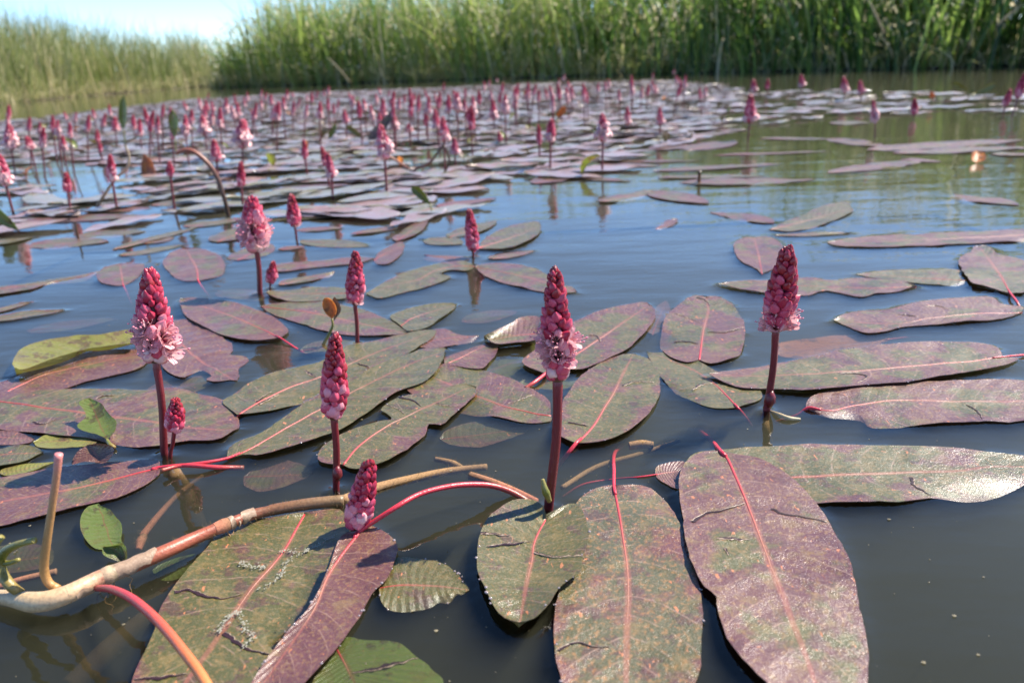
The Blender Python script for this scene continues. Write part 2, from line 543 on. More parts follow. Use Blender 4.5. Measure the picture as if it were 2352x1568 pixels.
# tall green reeds on the bank across the water
nr = 11000
rt, off = scatter(shore_r, nr, 1.7, 1.2)
dist = np.hypot(rt[:, 0], rt[:, 1])
endf = np.clip((rt[:, 0] + 4.1) / 1.5, 0, 1)          # low at its far left end
hh = (0.55 + 0.75 * endf) * rng.uniform(0.62, 1.12, nr)
cl = np.array([mnoise.noise(Vector((x * 1.3, y * 1.3, 3.0))) for x, y in rt[:, :2]])
hh *= 1 + 0.35 * cl
gap = np.array([mnoise.noise(Vector((x * 3.1, y * 1.5, 13.0))) for x, y in rt[:, :2]])
hh = np.where((gap < np.interp(rt[:, 0], [0.5, 2.0], [-0.2, 0.08])) & (off < 0.6), hh * 0.35, hh)
tone = np.clip(0.42 + 0.40 * cl + rng.normal(0, 0.20, nr), 0, 0.88)
tone -= np.interp(rt[:, 0], [0.2, 2.2], [0.0, 0.32])
tone = np.clip(tone, 0, 0.88)
dry = rng.uniform(0, 1, nr) < 0.07
tone[dry] = rng.uniform(0.88, 1.0, dry.sum())
blades('reed_bed', 'tall green reed bed lining the bank across the water', rt, hh, rng.uniform(0.006, 0.017, nr) * np.interp(rt[:, 0], [-3, 1.0, 3.5], [0.9, 1.1, 1.9]), 0.17, tone, gm, 0.24, clump=1.6)
nb = 900
rtb, _ = scatter(shore_r, nb, 0.7, 1.0)
eb = np.clip((rtb[:, 0] + 4.1) / 1.5, 0, 1)
blades('broad_reed_blades', 'broad bright green blades arching at the front of the tall reeds', rtb, (0.5 + 0.7 * eb) * rng.uniform(0.5, 1.1, nb), rng.uniform(0.018, 0.034, nb), 0.22, np.clip(rng.normal(0.62, 0.14, nb) - np.interp(rtb[:, 0], [0.2, 2.2], [0.0, 0.25]), 0, 1), gm, 0.4)
# low dry litter along its foot
nl = 9000
rt2, _ = scatter(shore_r, nl, 0.6, 1.0)
blades('dry_grass', 'pale broken dead grass tangled at the foot of the tall green reeds', rt2, rng.uniform(0.12, 0.42, nl), rng.uniform(0.005, 0.012, nl), 0.8,
       rng.uniform(0.72, 1.0, nl), gm, 0.6, 'dead grass')
# paler, shorter sedge on the other bank
ns = 13000
rt3, off3 = scatter(shore_l, ns, 2.6, 1.2)
sx = rt3[:, 0]
hs = np.interp(sx, [-9, -5.2, -4.6, -4.2, -3.0], [1.25, 0.98, 0.66, 0.5, 0.5]) * rng.uniform(0.6, 1.2, ns)
cl3 = np.array([mnoise.noise(Vector((x * 1.1, y * 1.1, 8.0))) for x, y in rt3[:, :2]])
tone3 = np.clip(0.42 + 0.30 * cl3 + rng.normal(0, 0.17, ns), 0, 1)
dry = rng.uniform(0, 1, ns) < 0.14
tone3[dry] = rng.uniform(0.8, 1.0, dry.sum())
blades('sedge_bed', 'pale green sedge bank under the open sky, drier than the tall reeds', rt3, hs * (1 + 0.25 * cl3), rng.uniform(0.005, 0.011, ns), 0.16, tone3, gp_mat, 0.24, 'sedge', clump=1.8)
nl = 5000
rt4, _ = scatter(shore_l, nl, 0.9, 1.0)
blades('dry_grass', 'straw coloured dead grass along the waterline of the pale sedge bank', rt4, rng.uniform(0.12, 0.35, nl), rng.uniform(0.005, 0.011, nl), 0.8,
       rng.uniform(0.70, 1.0, nl), gp_mat, 0.6, 'dead grass')

# pale seed heads and dry florets caught among the reeds
nf = 8000
rt5, _ = scatter(shore_r, nf, 0.5, 1.0)
rt5[:, 1] -= rng.uniform(0, 0.12, nf)
rt5[:, 2] = rng.uniform(0.12, 1.15, nf) * (0.45 + 0.55 * np.clip((rt5[:, 0] + 3.9) / 1.5, 0, 1))
blades('seed_heads', 'pale dry seed heads scattered through the tall green reeds', rt5, rng.uniform(0.015, 0.060, nf), rng.uniform(0.012, 0.030, nf), 0.7,
       rng.uniform(0.90, 1.0, nf), gm, 0.5, 'seed heads')

# single dead stalks that lean out of the reeds
M['straw'] = ramp_tube_mat('straw', [(0.0, (0.22, 0.15, 0.07)), (1.0, (0.52, 0.42, 0.25))], rough=0.6, fuzz=0.15)
for (x0, y0, x1, y1, Yb, lab) in [
    (805, 190, 752, 132, 7.9, 'thin pale stalk leaning out over the middle of the far waterline'),
    (2032, 78, 1975, -30, 4.9, 'long straw stalk bent across the green reeds on the near bank'),
    (2290, 60, 2352, 10, 4.7, 'dead stalk slanting up over the dark gap in the reeds'),
    (1560, 60, 1530, -40, 5.8, 'straight pale stalk among the green reeds beyond the pink crowd')]:
    a, b = vp(x0, y0, Yb), vp(x1, y1, Yb + 0.05)
    mid_ = a.lerp(b, 0.55) + Vector((0, 0, 0.012))
    t = MB()
    t.tube(resample([a, mid_, b], 10), [0.0055 - 0.0003 * i for i in range(10)], 6)
    thing('dead_stalk', lab, 'stalk', data=t.build('dead_stalk', M['straw'], data_only=True))

# ------------------------------------------------------------------ floating leaves
WET = []          # where leaf edges and stems touch the water
LEAVES = 'floating leaves of the water plant'
_layer = [0]

def next_h():
    _layer[0] += 1
    return 0.0005 + 0.00016 * (_layer[0] % 11)

def blade_mesh(mid, L, Rr, h, nu=40, nv=7, wave=0.0012, rag=0.0005, seed=0, cup=0.0010, curl=None, dips=False):
    """a leaf skin between two edges; u runs from the stalk end to the tip"""
    b = MB()
    rows = []
    for i in range(nu):
        u = i / (nu - 1)
        row = []
        for j in range(-nv, nv + 1):
            t = abs(j) / nv
            e = (L if j < 0 else Rr)[i]
            p = Vector(mid[i]).lerp(Vector(e), t)
            if t > 0.8 and rag:
                q = Vector((p.x * 260, p.y * 260, seed))
                p = p + (Vector(e) - Vector(mid[i])).normalized() * (rag * mnoise.noise(q) + rag * 1.2 * mnoise.noise(q * 0.3)) * (t - 0.8) * 5
            q = Vector((p.x * 26, p.y * 26, seed * 1.7))
            dip = max(0.0, mnoise.noise(Vector((p.x * 19, p.y * 19, seed * 3.1 + 7))) - 0.22) * 0.0085 * t ** 2 if dips else 0.0
            z = -dip + wave * (mnoise.noise(q) + 0.45) * (0.25 + t ** 2) + wave * 0.45 * mnoise.noise(q * 3.1) + cup * t ** 1.4
            z += 0.00035 * min(1, (Vector(e) - Vector(mid[i])).length / 0.024) ** 2 * math.cos((u * 13 - t * 1.3) * 2 * math.pi) * t * (1 - t) * 2
            if curl:
                z += curl(u, t * (1 if j > 0 else -1))
            row.append(Vector((p.x, p.y, max(p.z + z, min(p.z, -0.0018)))))
        rows.append(row)
    n2 = 2 * nv
    b.grid(rows, lambda i, j: (i / (nu - 1), j / n2))
    # a thin skirt gives the blade its thickness
    th = Vector((0, 0, -0.0003))
    ring = [r[0] for r in rows] + rows[-1][1:] + [r[-1] for r in rows[-2::-1]] + rows[0][-2:0:-1]
    b.grid([ring + [ring[0]], [p + th for p in ring] + [ring[0] + th]], lambda i, j: (0.5, 1.0))
    return b, rows

def traced_leaf(label, mid, L, Rr, purple=0.5, h=None, mat='leaf', petiole=None, creases=(), wave=0.0010, rag=0.0005, rib=0.00060, curl=None, nu=40, group=LEAVES, cat='leaf', beads=0, cup=0.0001, smooth=True):
    h = next_h() if h is None else (h * 0.50 if h > 0 else h)
    seed = len(bpy.data.objects) * 0.37
    G = lambda q: gp(q[0], q[1], h)
    base, tip = mid[0], mid[-1]
    m3 = resample([G(q) for q in mid], nu)
    l3 = resample([G(q) for q in [base] + list(L) + [tip]], nu, smooth)
    r3 = resample([G(q) for q in [base] + list(Rr) + [tip]], nu, smooth)
    loc = m3[0].copy()
    root = thing('floating_leaf', label, cat, loc, group)
    b, rows = blade_mesh(m3, l3, r3, h, nu=nu, wave=wave, rag=rag, seed=seed, curl=curl, cup=cup, dips=h > 0 and h < 0.0016)
    bl = b.build('blade', M[mat], root, loc)
    if h > 0:
        for r_ in rows:
            if min(r_[0].z, r_[-1].z) < 0.0002:
                continue
            WET.append((r_[0], min(r_[0].z, 0.0022)))
            WET.append((r_[-1], min(r_[-1].z, 0.0022)))
    bl['purple'] = float(purple)
    c = [r[len(r) // 2] for r in rows]
    if rib:
        t = MB()
        k = int(nu * 0.88)
        t.tube([p - Vector((0, 0, rib * 0.25)) for p in c[:k]], [rib * 0.8 * (1 - 0.85 * i / k) for i in range(k)], 6)
        t.build('midrib', M['midrib'], root, loc)
    if petiole:
        pts = [gp(q[0], q[1], q[2] / 1000) if len(q) > 2 else gp(q[0], q[1], h) for q in petiole] + [c[0] + Vector((0, 0, 0.0002)), c[2] + Vector((0, 0, 0.0002))]
        n_ = 8 * len(pts)
        t = MB()
        t.tube(resample(pts, n_), [rib * 1.35 - rib * 0.45 * i / n_ for i in range(n_)], 8)
        t.build('petiole', M['petiole'], root, loc)
    for cr_ in creases:
        rr = random.Random(int(abs(cr_[0][0] * 7 + cr_[0][1])))
        pts = resample([gp(q[0], q[1], h) for q in cr_], 22)
        t = MB()
        rows2, lip = [], []
        style = rr.choice((0, 0, 1))
        wmax = rr.uniform(0.00035, 0.00075)
        ph = rr.uniform(0, 50)
        sd = rr.choice((-1, 1))
        for i, p in enumerate(pts):
            u = i / 21
            w = wmax * ((1 - u) ** 0.8 if style == 0 else math.sin(math.pi * min(u + 0.06, 1)))
            w = max(w * (0.75 + 1.1 * abs(mnoise.noise(Vector((u * 9, ph, 0))))), 0.00006)
            d = (pts[min(i + 1, 21)] - pts[max(i - 1, 0)]).normalized()
            nn = Vector((-d.y, d.x, 0))
            # follow the skin below
            zz = max((r_.z for row in rows for r_ in row if (r_.xy - p.xy).length < 0.0030), default=h) + 0.00016
            p = Vector((p.x, p.y, zz)) + nn * (0.0007 * mnoise.noise(Vector((u * 7, ph, 3))) + 0.0003 * mnoise.noise(Vector((u * 23, ph, 5))))
            rows2.append([p - nn * w, p, p + nn * w])
            e = p + nn * w * sd
            lw = 0.00045 * abs(mnoise.noise(Vector((u * 8, ph, 9)))) + 0.00008
            lip.append([e, e + nn * sd * lw * 0.4 + Vector((0, 0, lw * 0.8)), e + nn * sd * lw * 1.6 - Vector((0, 0, 0.0001))])
        t.grid(rows2)
        t.grid(lip, mi=1)
        t.build('crease', [M['crease'], M['lip']], root, loc)
    if beads:
        t = MB()
        rr = random.Random(int(seed * 100))
        for _ in range(beads):
            i = rr.randrange(3, nu - 3)
            side = rr.choice((0, -1))
            p = rows[i][side] + Vector((rr.uniform(-1, 1), rr.uniform(-1, 1), 0)) * 0.0006
            add_bead(t, p, rr.uniform(0.00018, 0.0006))
        bo_ = t.build('water_beads', M['water_bead'], root, loc)
        bo_['kind'] = 'stuff'
    return root

def add_bead(t, p, r):
    rows = []
    for i in range(5):
        a = math.pi * 0.5 * i / 4
        rr_ = r * math.cos(a)
        rows.append([p + Vector((rr_ * math.cos(2 * math.pi * k / 8), rr_ * math.sin(2 * math.pi * k / 8), r * 0.75 * math.sin(a))) for k in range(8)])
    t.grid(rows, close=True)

def lens_outline(B, T, hw, blunt=0.0, bend=0.0, n=14, notch=0.0):
    B, T = Vector(B), Vector(T)
    d = T - B
    nrm = Vector((-d.y, d.x, 0)).normalized()
    mid, L, Rr = [], [], []
    for i in range(n):
        u = i / (n - 1)
        c = B + d * u + nrm * (bend * d.length * math.sin(math.pi * u))
        w = hw * max(math.sin(math.pi * u ** (0.78 + blunt)), 0) ** 0.72
        mid.append(c)
        L.append(c + nrm * w)
        Rr.append(c - nrm * w)
    return mid, L, Rr

def lens_leaf(label, bx, by, tx, ty, hw, purple=0.5, mat='leaf', h=None, bend=0.0, group=LEAVES, rib=0.0004, wave=0.0009, petiole=None, creases=(), rag=0.0006, beads=0, blunt=0.0):
    """leaf given by its stalk end and tip on the water and its real half width"""
    h = next_h() if h is None else h
    B, T = gp(bx, by, h), gp(tx, ty, h)
    mid, L, Rr = lens_outline(B, T, hw, bend=bend, blunt=blunt)
    tp = lambda pts: [proj(p) for p in pts]
    return traced_leaf(label, tp(mid), tp(L[1:-1]), tp(Rr[1:-1]), purple, h, mat, petiole, creases, wave, rag, rib, nu=26, group=group, beads=beads)

# ---- the big leaves of the foreground, edges traced on the water
traced_leaf('large dark green leaf with torn middle, under the thick runner stem',
    [(700,1182),(640,1282),(578,1352),(508,1452),(434,1556),(380,1640)],
    [(620,1196),(545,1200),(505,1228),(440,1306),(380,1388),(345,1475),(305,1565),(310,1640)],
    [(788,1178),(800,1290),(745,1400),(660,1490),(560,1610)], purple=-0.05, h=0.0012,
    creases=[[(404,1370),(440,1362),(475,1375),(520,1374),(556,1366)],[(512,1455),(545,1478),(575,1493),(620,1506)],[(310,1565),(370,1560),(430,1548)]], cup=0.0006, rib=0.0007)
traced_leaf('folded burgundy leaf lying on the large green leaf, joined to the arching red stalk',
    [(826,1222),(760,1312),(722,1398),(668,1478),(590,1590)],
    [(782,1238),(752,1318),(712,1395),(655,1462),(575,1580)],
    [(862,1214),(910,1250),(908,1290),(888,1332),(856,1364),(826,1420),(778,1488),(700,1575),(660,1610)], purple=1.25, h=0.0040, rag=0.0003, beads=26,
    petiole=[(1215,1152,-2),(1172,1128,2),(1130,1115,5),(1085,1112,8),(1030,1117,10),(965,1134,11),(905,1167,10)], rib=0.00095)
traced_leaf('small grey green leaf with a bitten edge beside the burgundy leaf',
    [(868,1350),(930,1343),(1000,1346),(1078,1355)],
    [(872,1310),(895,1288),(930,1283),(967,1285),(1014,1299),(1050,1320)],
    [(881,1388),(912,1396),(945,1392),(990,1382),(1010,1372),(1031,1375),(1045,1364),(1062,1362)], purple=0.05, h=0.0010, rib=0.0003, rag=0.0008, beads=14)
traced_leaf('heart shaped shiny green leaf with dark cracks at the foot of the tall central flower',
    [(1254,1192),(1236,1225),(1225,1255),(1222,1285),(1210,1340),(1200,1400),(1192,1444)],
    [(1248,1174),(1225,1159),(1185,1159),(1150,1180),(1120,1203),(1104,1234),(1098,1272),(1098,1323),(1114,1364),(1134,1408),(1158,1433)],
    [(1281,1178),(1308,1166),(1331,1172),(1346,1207),(1353,1237),(1348,1268),(1338,1294),(1334,1326),(1304,1352),(1284,1371),(1266,1400),(1245,1423),(1219,1439)],
    purple=0.0, h=0.0046, mat='leaf', creases=[[(1104,1236),(1130,1234),(1160,1236),(1174,1234)],[(1120,1268),(1150,1260),(1190,1252),(1218,1246)],[(1228,1268),(1260,1281),(1300,1287),(1340,1293)]], rag=0.0002, beads=16, cup=0.002, rib=0.0006)
traced_leaf('mottled olive leaf with an orange flush, between heart shaped leaf and wide purple leaf',
    [(1410,1118),(1420,1170),(1430,1230),(1440,1300),(1443,1370),(1440,1450),(1438,1568),(1436,1680)],
    [(1384,1119),(1349,1135),(1322,1160),(1304,1210),(1294,1280),(1282,1360),(1273,1430),(1272,1480),(1278,1520),(1292,1575),(1340,1650)],
    [(1440,1117),(1472,1116),(1503,1126),(1537,1157),(1561,1198),(1580,1262),(1602,1335),(1611,1391),(1611,1477),(1601,1568),(1540,1650)], purple=0.25, h=0.0014, mat='leaf_flush', rib=0.0008,
    petiole=[(1440,1015,-16),(1412,1040,-5),(1410,1085,1)], creases=[[(1285,1502),(1320,1480),(1355,1485),(1400,1490)]], beads=14)
traced_leaf('wide dusty purple leaf with a bright red midrib, nearest the camera beside open water',
    [(1654,1036),(1672,1056),(1696,1111),(1718,1162),(1745,1232),(1770,1300),(1795,1360),(1820,1425),(1845,1490),(1872,1568),(1905,1690)],
    [(1616,1039),(1582,1060),(1563,1090),(1562,1135),(1569,1196),(1575,1251),(1592,1306),(1613,1347),(1644,1371),(1648,1408),(1671,1470),(1702,1513),(1753,1568),(1830,1650)],
    [(1692,1043),(1739,1053),(1787,1077),(1832,1111),(1873,1152),(1910,1210),(1941,1265),(1962,1333),(1979,1408),(1992,1477),(1994,1560),(1965,1650)], purple=0.68, h=0.0050, rib=0.0010,
    petiole=[(1600,985,-14),(1632,1010,-4)], creases=[[(1590,1199),(1625,1178),(1665,1172),(1712,1157)],[(1770,1170),(1800,1182),(1840,1188),(1900,1200)],[(1645,1236),(1685,1238),(1722,1238)],[(1666,1260),(1674,1278)]], nu=56)
traced_leaf('long grey green leaf running out to the frame edge from under the wide purple leaf',
    [(1560,1092),(1640,1100),(1815,1096),(1958,1090),(2095,1084),(2198,1083),(2266,1073),(2352,1071),(2430,1066)],
    [(1590,1046),(1668,1033),(1787,1026),(1890,1023),(2061,1026),(2232,1036),(2352,1047)],
    [(1580,1130),(1700,1158),(1790,1162),(1876,1159),(1958,1159),(2061,1157),(2136,1143),(2180,1142),(2249,1138),(2300,1128),(2352,1111)], purple=0.22, h=0.0016, rib=0.0007, creases=[[(2090,1096),(2100,1118),(2125,1132),(2140,1137)]], nu=50)
traced_leaf('long tan leaf passing behind the stem of the dark pink flower near the edge',
    [(2304,820),(2240,828),(2163,835),(2080,842),(1992,850),(1890,857),(1753,863),(1627,860)],
    [(2340,822),(2318,836),(2266,849),(2163,866),(2078,880),(1958,890),(1873,900),(1787,896),(1702,889),(1661,876)],
    [(2298,806),(2283,794),(2232,785),(2129,787),(2027,794),(1941,805),(1849,825),(1753,843),(1668,853)], purple=0.45, h=0.0040, rib=0.0006,
    petiole=[(2400,812,-2),(2352,815,1)], creases=[[(1932,861),(1965,858),(1990,866),(1968,884)]], nu=50, beads=22)
traced_leaf('long grey leaf under the long tan leaf, its tip cut by the frame edge',
    [(1856,938),(1910,944),(1958,932),(2061,920),(2150,921),(2232,922),(2352,922),(2480,925)],
    [(1850,925),(1873,908),(1958,889),(2061,880),(2163,876),(2352,876)],
    [(1900,954),(1975,958),(1996,976),(2027,981),(2129,977),(2266,971),(2352,968)], purple=0.5, h=0.0012, rib=0.0007, petiole=[(1780,970,-8),(1830,954,-3)], creases=[[(2218,930),(2240,942),(2255,965)]], nu=46)
traced_leaf('green leaf with a dark fold between the oval leaf and the frame edge flower',
    [(1695,938),(1668,908),(1627,869),(1592,848),(1548,830),(1485,807)],
    [(1730,928),(1752,912),(1738,892),(1690,873),(1640,850),(1590,825),(1540,812)],
    [(1634,937),(1582,915),(1548,896),(1512,860)], purple=-0.1, h=0.0010, petiole=[(1725,978,-12),(1710,955,-4)], creases=[[(1590,898),(1612,884),(1635,880)]], rib=0.0007)
traced_leaf('oval grey green leaf with a red midrib, touching the stem of the tall central flower',
    [(1322,1022),(1363,978),(1390,934),(1411,900),(1431,859),(1455,812)],
    [(1285,1003),(1283,975),(1291,930),(1312,893),(1339,859),(1384,831),(1425,815)],
    [(1350,1020),(1384,1016),(1425,1002),(1462,978),(1493,947),(1513,913),(1517,879),(1507,845),(1486,822)], purple=0.12, h=0.0040, petiole=[(1270,1085,-14),(1296,1052,-3)], creases=[[(1430,886),(1460,878),(1502,879)],[(1305,972),(1330,976),(1352,980)]], rib=0.0009, beads=8)
traced_leaf('mauve leaf behind the tall central flower with a red stalk emerging at its base',
    [(1252,860),(1308,824),(1363,787),(1425,746),(1491,700)],
    [(1205,842),(1199,832),(1213,818),(1237,800),(1300,752),(1322,739),(1373,718),(1425,705),(1478,695)],
    [(1270,852),(1305,848),(1339,848),(1390,828),(1442,800),(1476,770),(1500,739),(1504,715)], purple=0.45, h=0.0044, petiole=[(1206,892,0),(1230,876,2)], creases=[[(1352,770),(1372,772),(1378,785)]], rib=0.0009)
traced_leaf('purplish grey leaf under the green leaf with the bitten notch, pointing at the central stem',
    [(1266,955),(1220,948),(1151,930),(1083,906),(1040,886),(985,862)],
    [(1264,968),(1220,972),(1168,965),(1110,951),(1066,941),(1000,925),(935,896)],
    [(1262,922),(1237,903),(1185,876),(1117,855),(1066,842),(1021,838)], purple=0.35, h=0.0010, creases=[[(1168,925),(1195,918),(1222,908)]], rib=0.0006)
traced_leaf('green leaf with a bitten notch and dark cracks, in front of the purplish grey leaf',
    [(788,1066),(815,1034),(843,1009),(888,978),(929,958),(980,934),(1030,912),(1069,893),(1094,890)],
    [(740,1062),(728,1050),(740,1030),(775,1003),(826,982),(880,965),(903,962),(890,950),(876,940),(898,922),(930,909),(980,900),(1031,887),(1073,882)],
    [(800,1076),(830,1077),(878,1064),(905,1050),(946,1023),(976,996),(985,974),(1014,976),(1031,965),(1055,941),(1080,922),(1094,904)], purple=0.05, h=0.0046, creases=[[(918,914),(945,920),(968,934)],[(1000,926),(1030,932),(1056,934)],[(890,930),(915,938),(928,950)]], rag=0.0008, rib=0.0007, beads=10)
traced_leaf('long green leaf with a pale midrib running up behind the slim dark red bud spike',
    [(520,1052),(578,1029),(649,988),(742,937),(799,906),(878,865),(946,835),(1008,811),(1025,801)],
    [(535,1020),(600,995),(660,955),(740,905),(796,876),(871,838),(929,818),(980,800),(1012,797)],
    [(560,1042),(598,1045),(666,1029),(735,1006),(786,985),(861,937),(912,900),(963,883),(994,862),(1014,835)], purple=-0.02, h=0.0044, petiole=[(370,1080,4),(410,1070,3),(470,1062,3)], rib=0.0007, nu=50, beads=10)
traced_leaf('long green leaf with a dark hole, partly under the one with the pale midrib',
    [(545,955),(615,913),(684,883),(738,865),(800,838),(861,811),(946,780),(1003,757)],
    [(512,925),(540,903),(581,876),(649,852),(735,832),(789,800),(844,787),(912,770),(967,759)],
    [(590,950),(649,938),(740,905),(809,872),(878,838),(939,814),(967,794),(994,777)], purple=0.15, h=0.0018, creases=[[(590,925),(605,912),(625,900)],[(595,930),(615,918),(640,905)],[(700,850),(715,860),(730,868)],[(820,836),(840,843),(852,850)]], rib=0.0007, nu=46, beads=8)
traced_leaf('broad mauve grey leaf lying across the water behind the curled glossy leaf',
    [(-30,918),(85,934),(185,947),(284,961),(362,971),(424,982),(496,988),(548,986)],
    [(-30,978),(51,992),(137,1002),(219,1009),(291,1023),(342,1029),(420,1017),(500,1013)],
    [(-30,902),(60,898),(137,895),(239,897),(342,896),(400,895),(461,906),(520,920),(547,956)], purple=0.42, h=0.0016, creases=[[(220,918),(240,912),(262,912)],[(76,970),(100,976),(128,962)]], rib=0.0007, nu=50)
traced_leaf('mauve leaf half covered by the yellow folded leaf beside the tallest pink flower',
    [(-30,918),(0,906),(51,883),(103,859),(164,845),(240,828),(346,806)],
    [(-30,884),(0,879),(38,865),(103,842),(191,814),(273,806)],
    [(-10,908),(34,906),(137,896),(205,876),(308,852),(342,831)], purple=0.62, h=0.0012, rib=0.0007)
traced_leaf('bright yellow green leaf folded over itself above the mauve leaf',
    [(314,788),(270,798),(230,806),(198,808),(150,830),(100,845),(38,862)],
    [(316,770),(239,783),(180,786),(157,790),(92,800),(48,818),(34,848)],
    [(312,801),(265,806),(222,812),(190,820),(161,830),(103,850),(60,866)], purple=0.25, mat='leaf_yellow', h=0.0055, cup=0.004, rib=0.0004)
traced_leaf('ragged maroon leaf with scorched lobes behind the stem of the tallest pink flower',
    [(392,752),(427,801),(461,828),(496,848),(545,876)],
    [(372,790),(374,820),(373,845),(393,859),(420,870),(436,860),(461,848),(487,858),(474,872),(496,878),(525,872)],
    [(400,738),(444,738),(499,763),(517,781),(533,790),(536,802),(531,814),(564,821),(567,832),(547,845),(550,862)], purple=1.0, h=0.0014, rag=0.0012, rib=0.0006, nu=56, wave=0.0018)
traced_leaf('dark mauve pointed leaf under the large pink flower stem farther back, stalk trailing',
    [(645,778),(588,749),(530,725),(479,708),(414,688)],
    [(615,781),(564,781),(513,770),(479,756),(434,732),(415,706)],
    [(662,762),(649,742),(615,722),(554,701),(506,691),(444,684)], purple=0.55, h=0.0040, petiole=[(725,822,-4),(690,806,-1)], rib=0.0006)
traced_leaf('mauve leaf behind the orange young leaf, tip towards the small slim flower',
    [(598,704),(680,713),(752,726),(840,746),(938,766)],
    [(615,700),(684,693),(752,694),(799,706),(840,715),(895,739)],
    [(632,725),(684,742),(752,763),(809,771),(895,772)], purple=0.38, h=0.0012, rib=0.0006)
traced_leaf('small smooth green leaf whose tip reaches open blue water',
    [(920,749),(946,732),(997,715),(1049,702)],
    [(897,728),(946,708),(997,700),(1038,699)],
    [(939,760),(980,754),(1010,736),(1042,713)], purple=-0.1, h=0.0020, rib=0.0004)
traced_leaf('greenish lens shaped leaf next to the small leaning bud',
    [(802,674),(718,675),(612,672)], [(790,688),(684,695),(628,684)], [(795,662),(718,660),(640,664)], purple=0.1, h=0.0014, rib=0.0005)
traced_leaf('wavy green leaf with a curved outline on blue water below the pale slim spike',
    [(1092,612),(1050,612),(1000,622),(960,642),(900,656),(840,676)],
    [(1066,601),(1014,606),(980,614),(922,630),(880,650)],
    [(1073,624),(1035,622),(1014,630),(1036,638),(1010,650),(960,665),(912,676),(870,686)], purple=0.22, h=0.0014, rag=0.0012, rib=0.0004)
traced_leaf('pinkish leaf tapering away from the reflection of the pale slim spike',
    [(1090,614),(1160,626),(1240,645),(1326,672)], [(1117,606),(1168,606),(1220,616),(1271,638),(1308,654)], [(1117,636),(1168,654),(1237,668),(1290,674)], purple=0.42, h=0.0016, rib=0.0005, beads=4)
traced_leaf('oval tan leaf held by a pink stalk at the slim mid water spike',
    [(1098,570),(1150,554),(1200,536),(1243,518)], [(1118,571),(1168,570),(1213,555),(1238,536)], [(1112,552),(1137,534),(1185,516),(1230,509)], purple=0.28, h=0.0044, petiole=[(1086,582,2)], rib=0.0005)
lens_leaf('small mauve sliver of leaf below the oval tan leaf', 1122, 596, 1228, 577, 0.010, 0.6)
traced_leaf('round mauve leaf with black cracks and a red midrib, standing alone on open water',
    [(1606,828),(1616,756),(1627,715),(1622,684)],
    [(1580,833),(1545,823),(1521,803),(1517,770),(1530,730),(1560,700),(1595,682)],
    [(1634,836),(1692,822),(1706,798),(1711,763),(1705,729),(1685,703),(1651,684)], purple=0.58, h=0.0020, creases=[[(1548,721),(1580,729),(1608,742)],[(1625,763),(1665,765),(1708,755)],[(1545,782),(1575,784),(1602,790)],[(1600,686),(1618,690),(1630,702)]], rib=0.0009, rag=0.0003)
traced_leaf('small roundish mauve leaf on blue water behind the frame edge flower',
    [(1750,630),(1742,585),(1732,547)], [(1728,614),(1697,597),(1685,562),(1710,547)], [(1784,613),(1800,585),(1794,561),(1765,546)], purple=0.55, h=0.0012, rib=0.0006)
traced_leaf('long narrow mauve leaf crossing behind the head of the frame edge flower',
    [(2105,660),(1990,662),(1856,657),(1750,655),(1647,654)],
    [(2061,648),(1975,639),(1907,646),(1856,639),(1770,647),(1702,647)],
    [(2060,670),(2010,675),(1975,682),(1900,668),(1856,677),(1787,676),(1702,667)], purple=0.45, h=0.0020, rag=0.0008, rib=0.0004)
traced_leaf('slender grey green leaf ending beside the leaf with the jagged top',
    [(2225,645),(2129,640),(2040,633),(1965,630)], [(2190,655),(2129,653),(2027,643)], [(2205,622),(2150,619),(2061,621)], purple=0.05, h=0.0012, rib=0.0004)
traced_leaf('tan leaf with a jagged top and a bright red stalk at the frame edge',
    [(2320,674),(2300,636),(2273,599),(2250,566)], [(2266,658),(2228,650),(2208,620),(2203,596),(2228,580),(2236,567)], [(2360,668),(2400,640),(2352,602),(2334,595),(2293,586),(2267,565)], purple=0.35, h=0.0046, petiole=[(2345,715,-2),(2336,694,2)], rag=0.0012, rib=0.0007)
traced_leaf('torn mauve leaf with a slit along its middle, above the long tan leaf',
    [(2348,718),(2232,722),(2130,732),(2050,744),(1914,736)], [(2300,733),(2232,740),(2163,745),(2078,750),(2033,762),(1985,764),(1951,750)], [(2347,706),(2300,700),(2276,684),(2232,684),(2129,694),(2037,711),(1958,718)], purple=0.66, h=0.0024, creases=[[(2060,722),(2085,724),(2105,728)],[(2128,706),(2150,704),(2180,712)]], rag=0.0008, rib=0.0005, beads=6)
traced_leaf('orange pink leaf just under the surface between torn mauve and long tan leaves',
    [(2045,780),(1951,792),(1856,805),(1784,816)], [(1951,771),(1856,779),(1794,790),(1790,803)], [(2000,798),(1907,812),(1849,824),(1801,822)], purple=0.3, h=-0.004, mat='leaf_orange', rib=0.0004, petiole=[(2140,775,-10),(2090,774,-6)])
traced_leaf('very long straight mauve leaf reaching the frame edge over green reflections',
    [(2420,536),(2232,546),(2095,552),(1992,556),(1900,557)], [(2352,529),(2232,532),(2095,537),(1992,544)], [(2352,553),(2198,562),(2095,566),(2010,569),(1924,566)], purple=0.6, h=0.0016, rib=0.0004)
traced_leaf('tan leaf with a raised rounded end on the blue and green reflections',
    [(1768,528),(1850,508),(1957,478)], [(1815,532),(1870,522),(1925,503),(1958,486)], [(1820,502),(1890,474),(1940,465)], purple=0.3, h=0.0016, rib=0.0004, beads=4)
lens_leaf('crumpled pinkish leaf whose end meets the tan leaf with the rounded end', 1778, 514, 1630, 488, 0.016, 0.6, rag=0.0014, bend=-0.08)
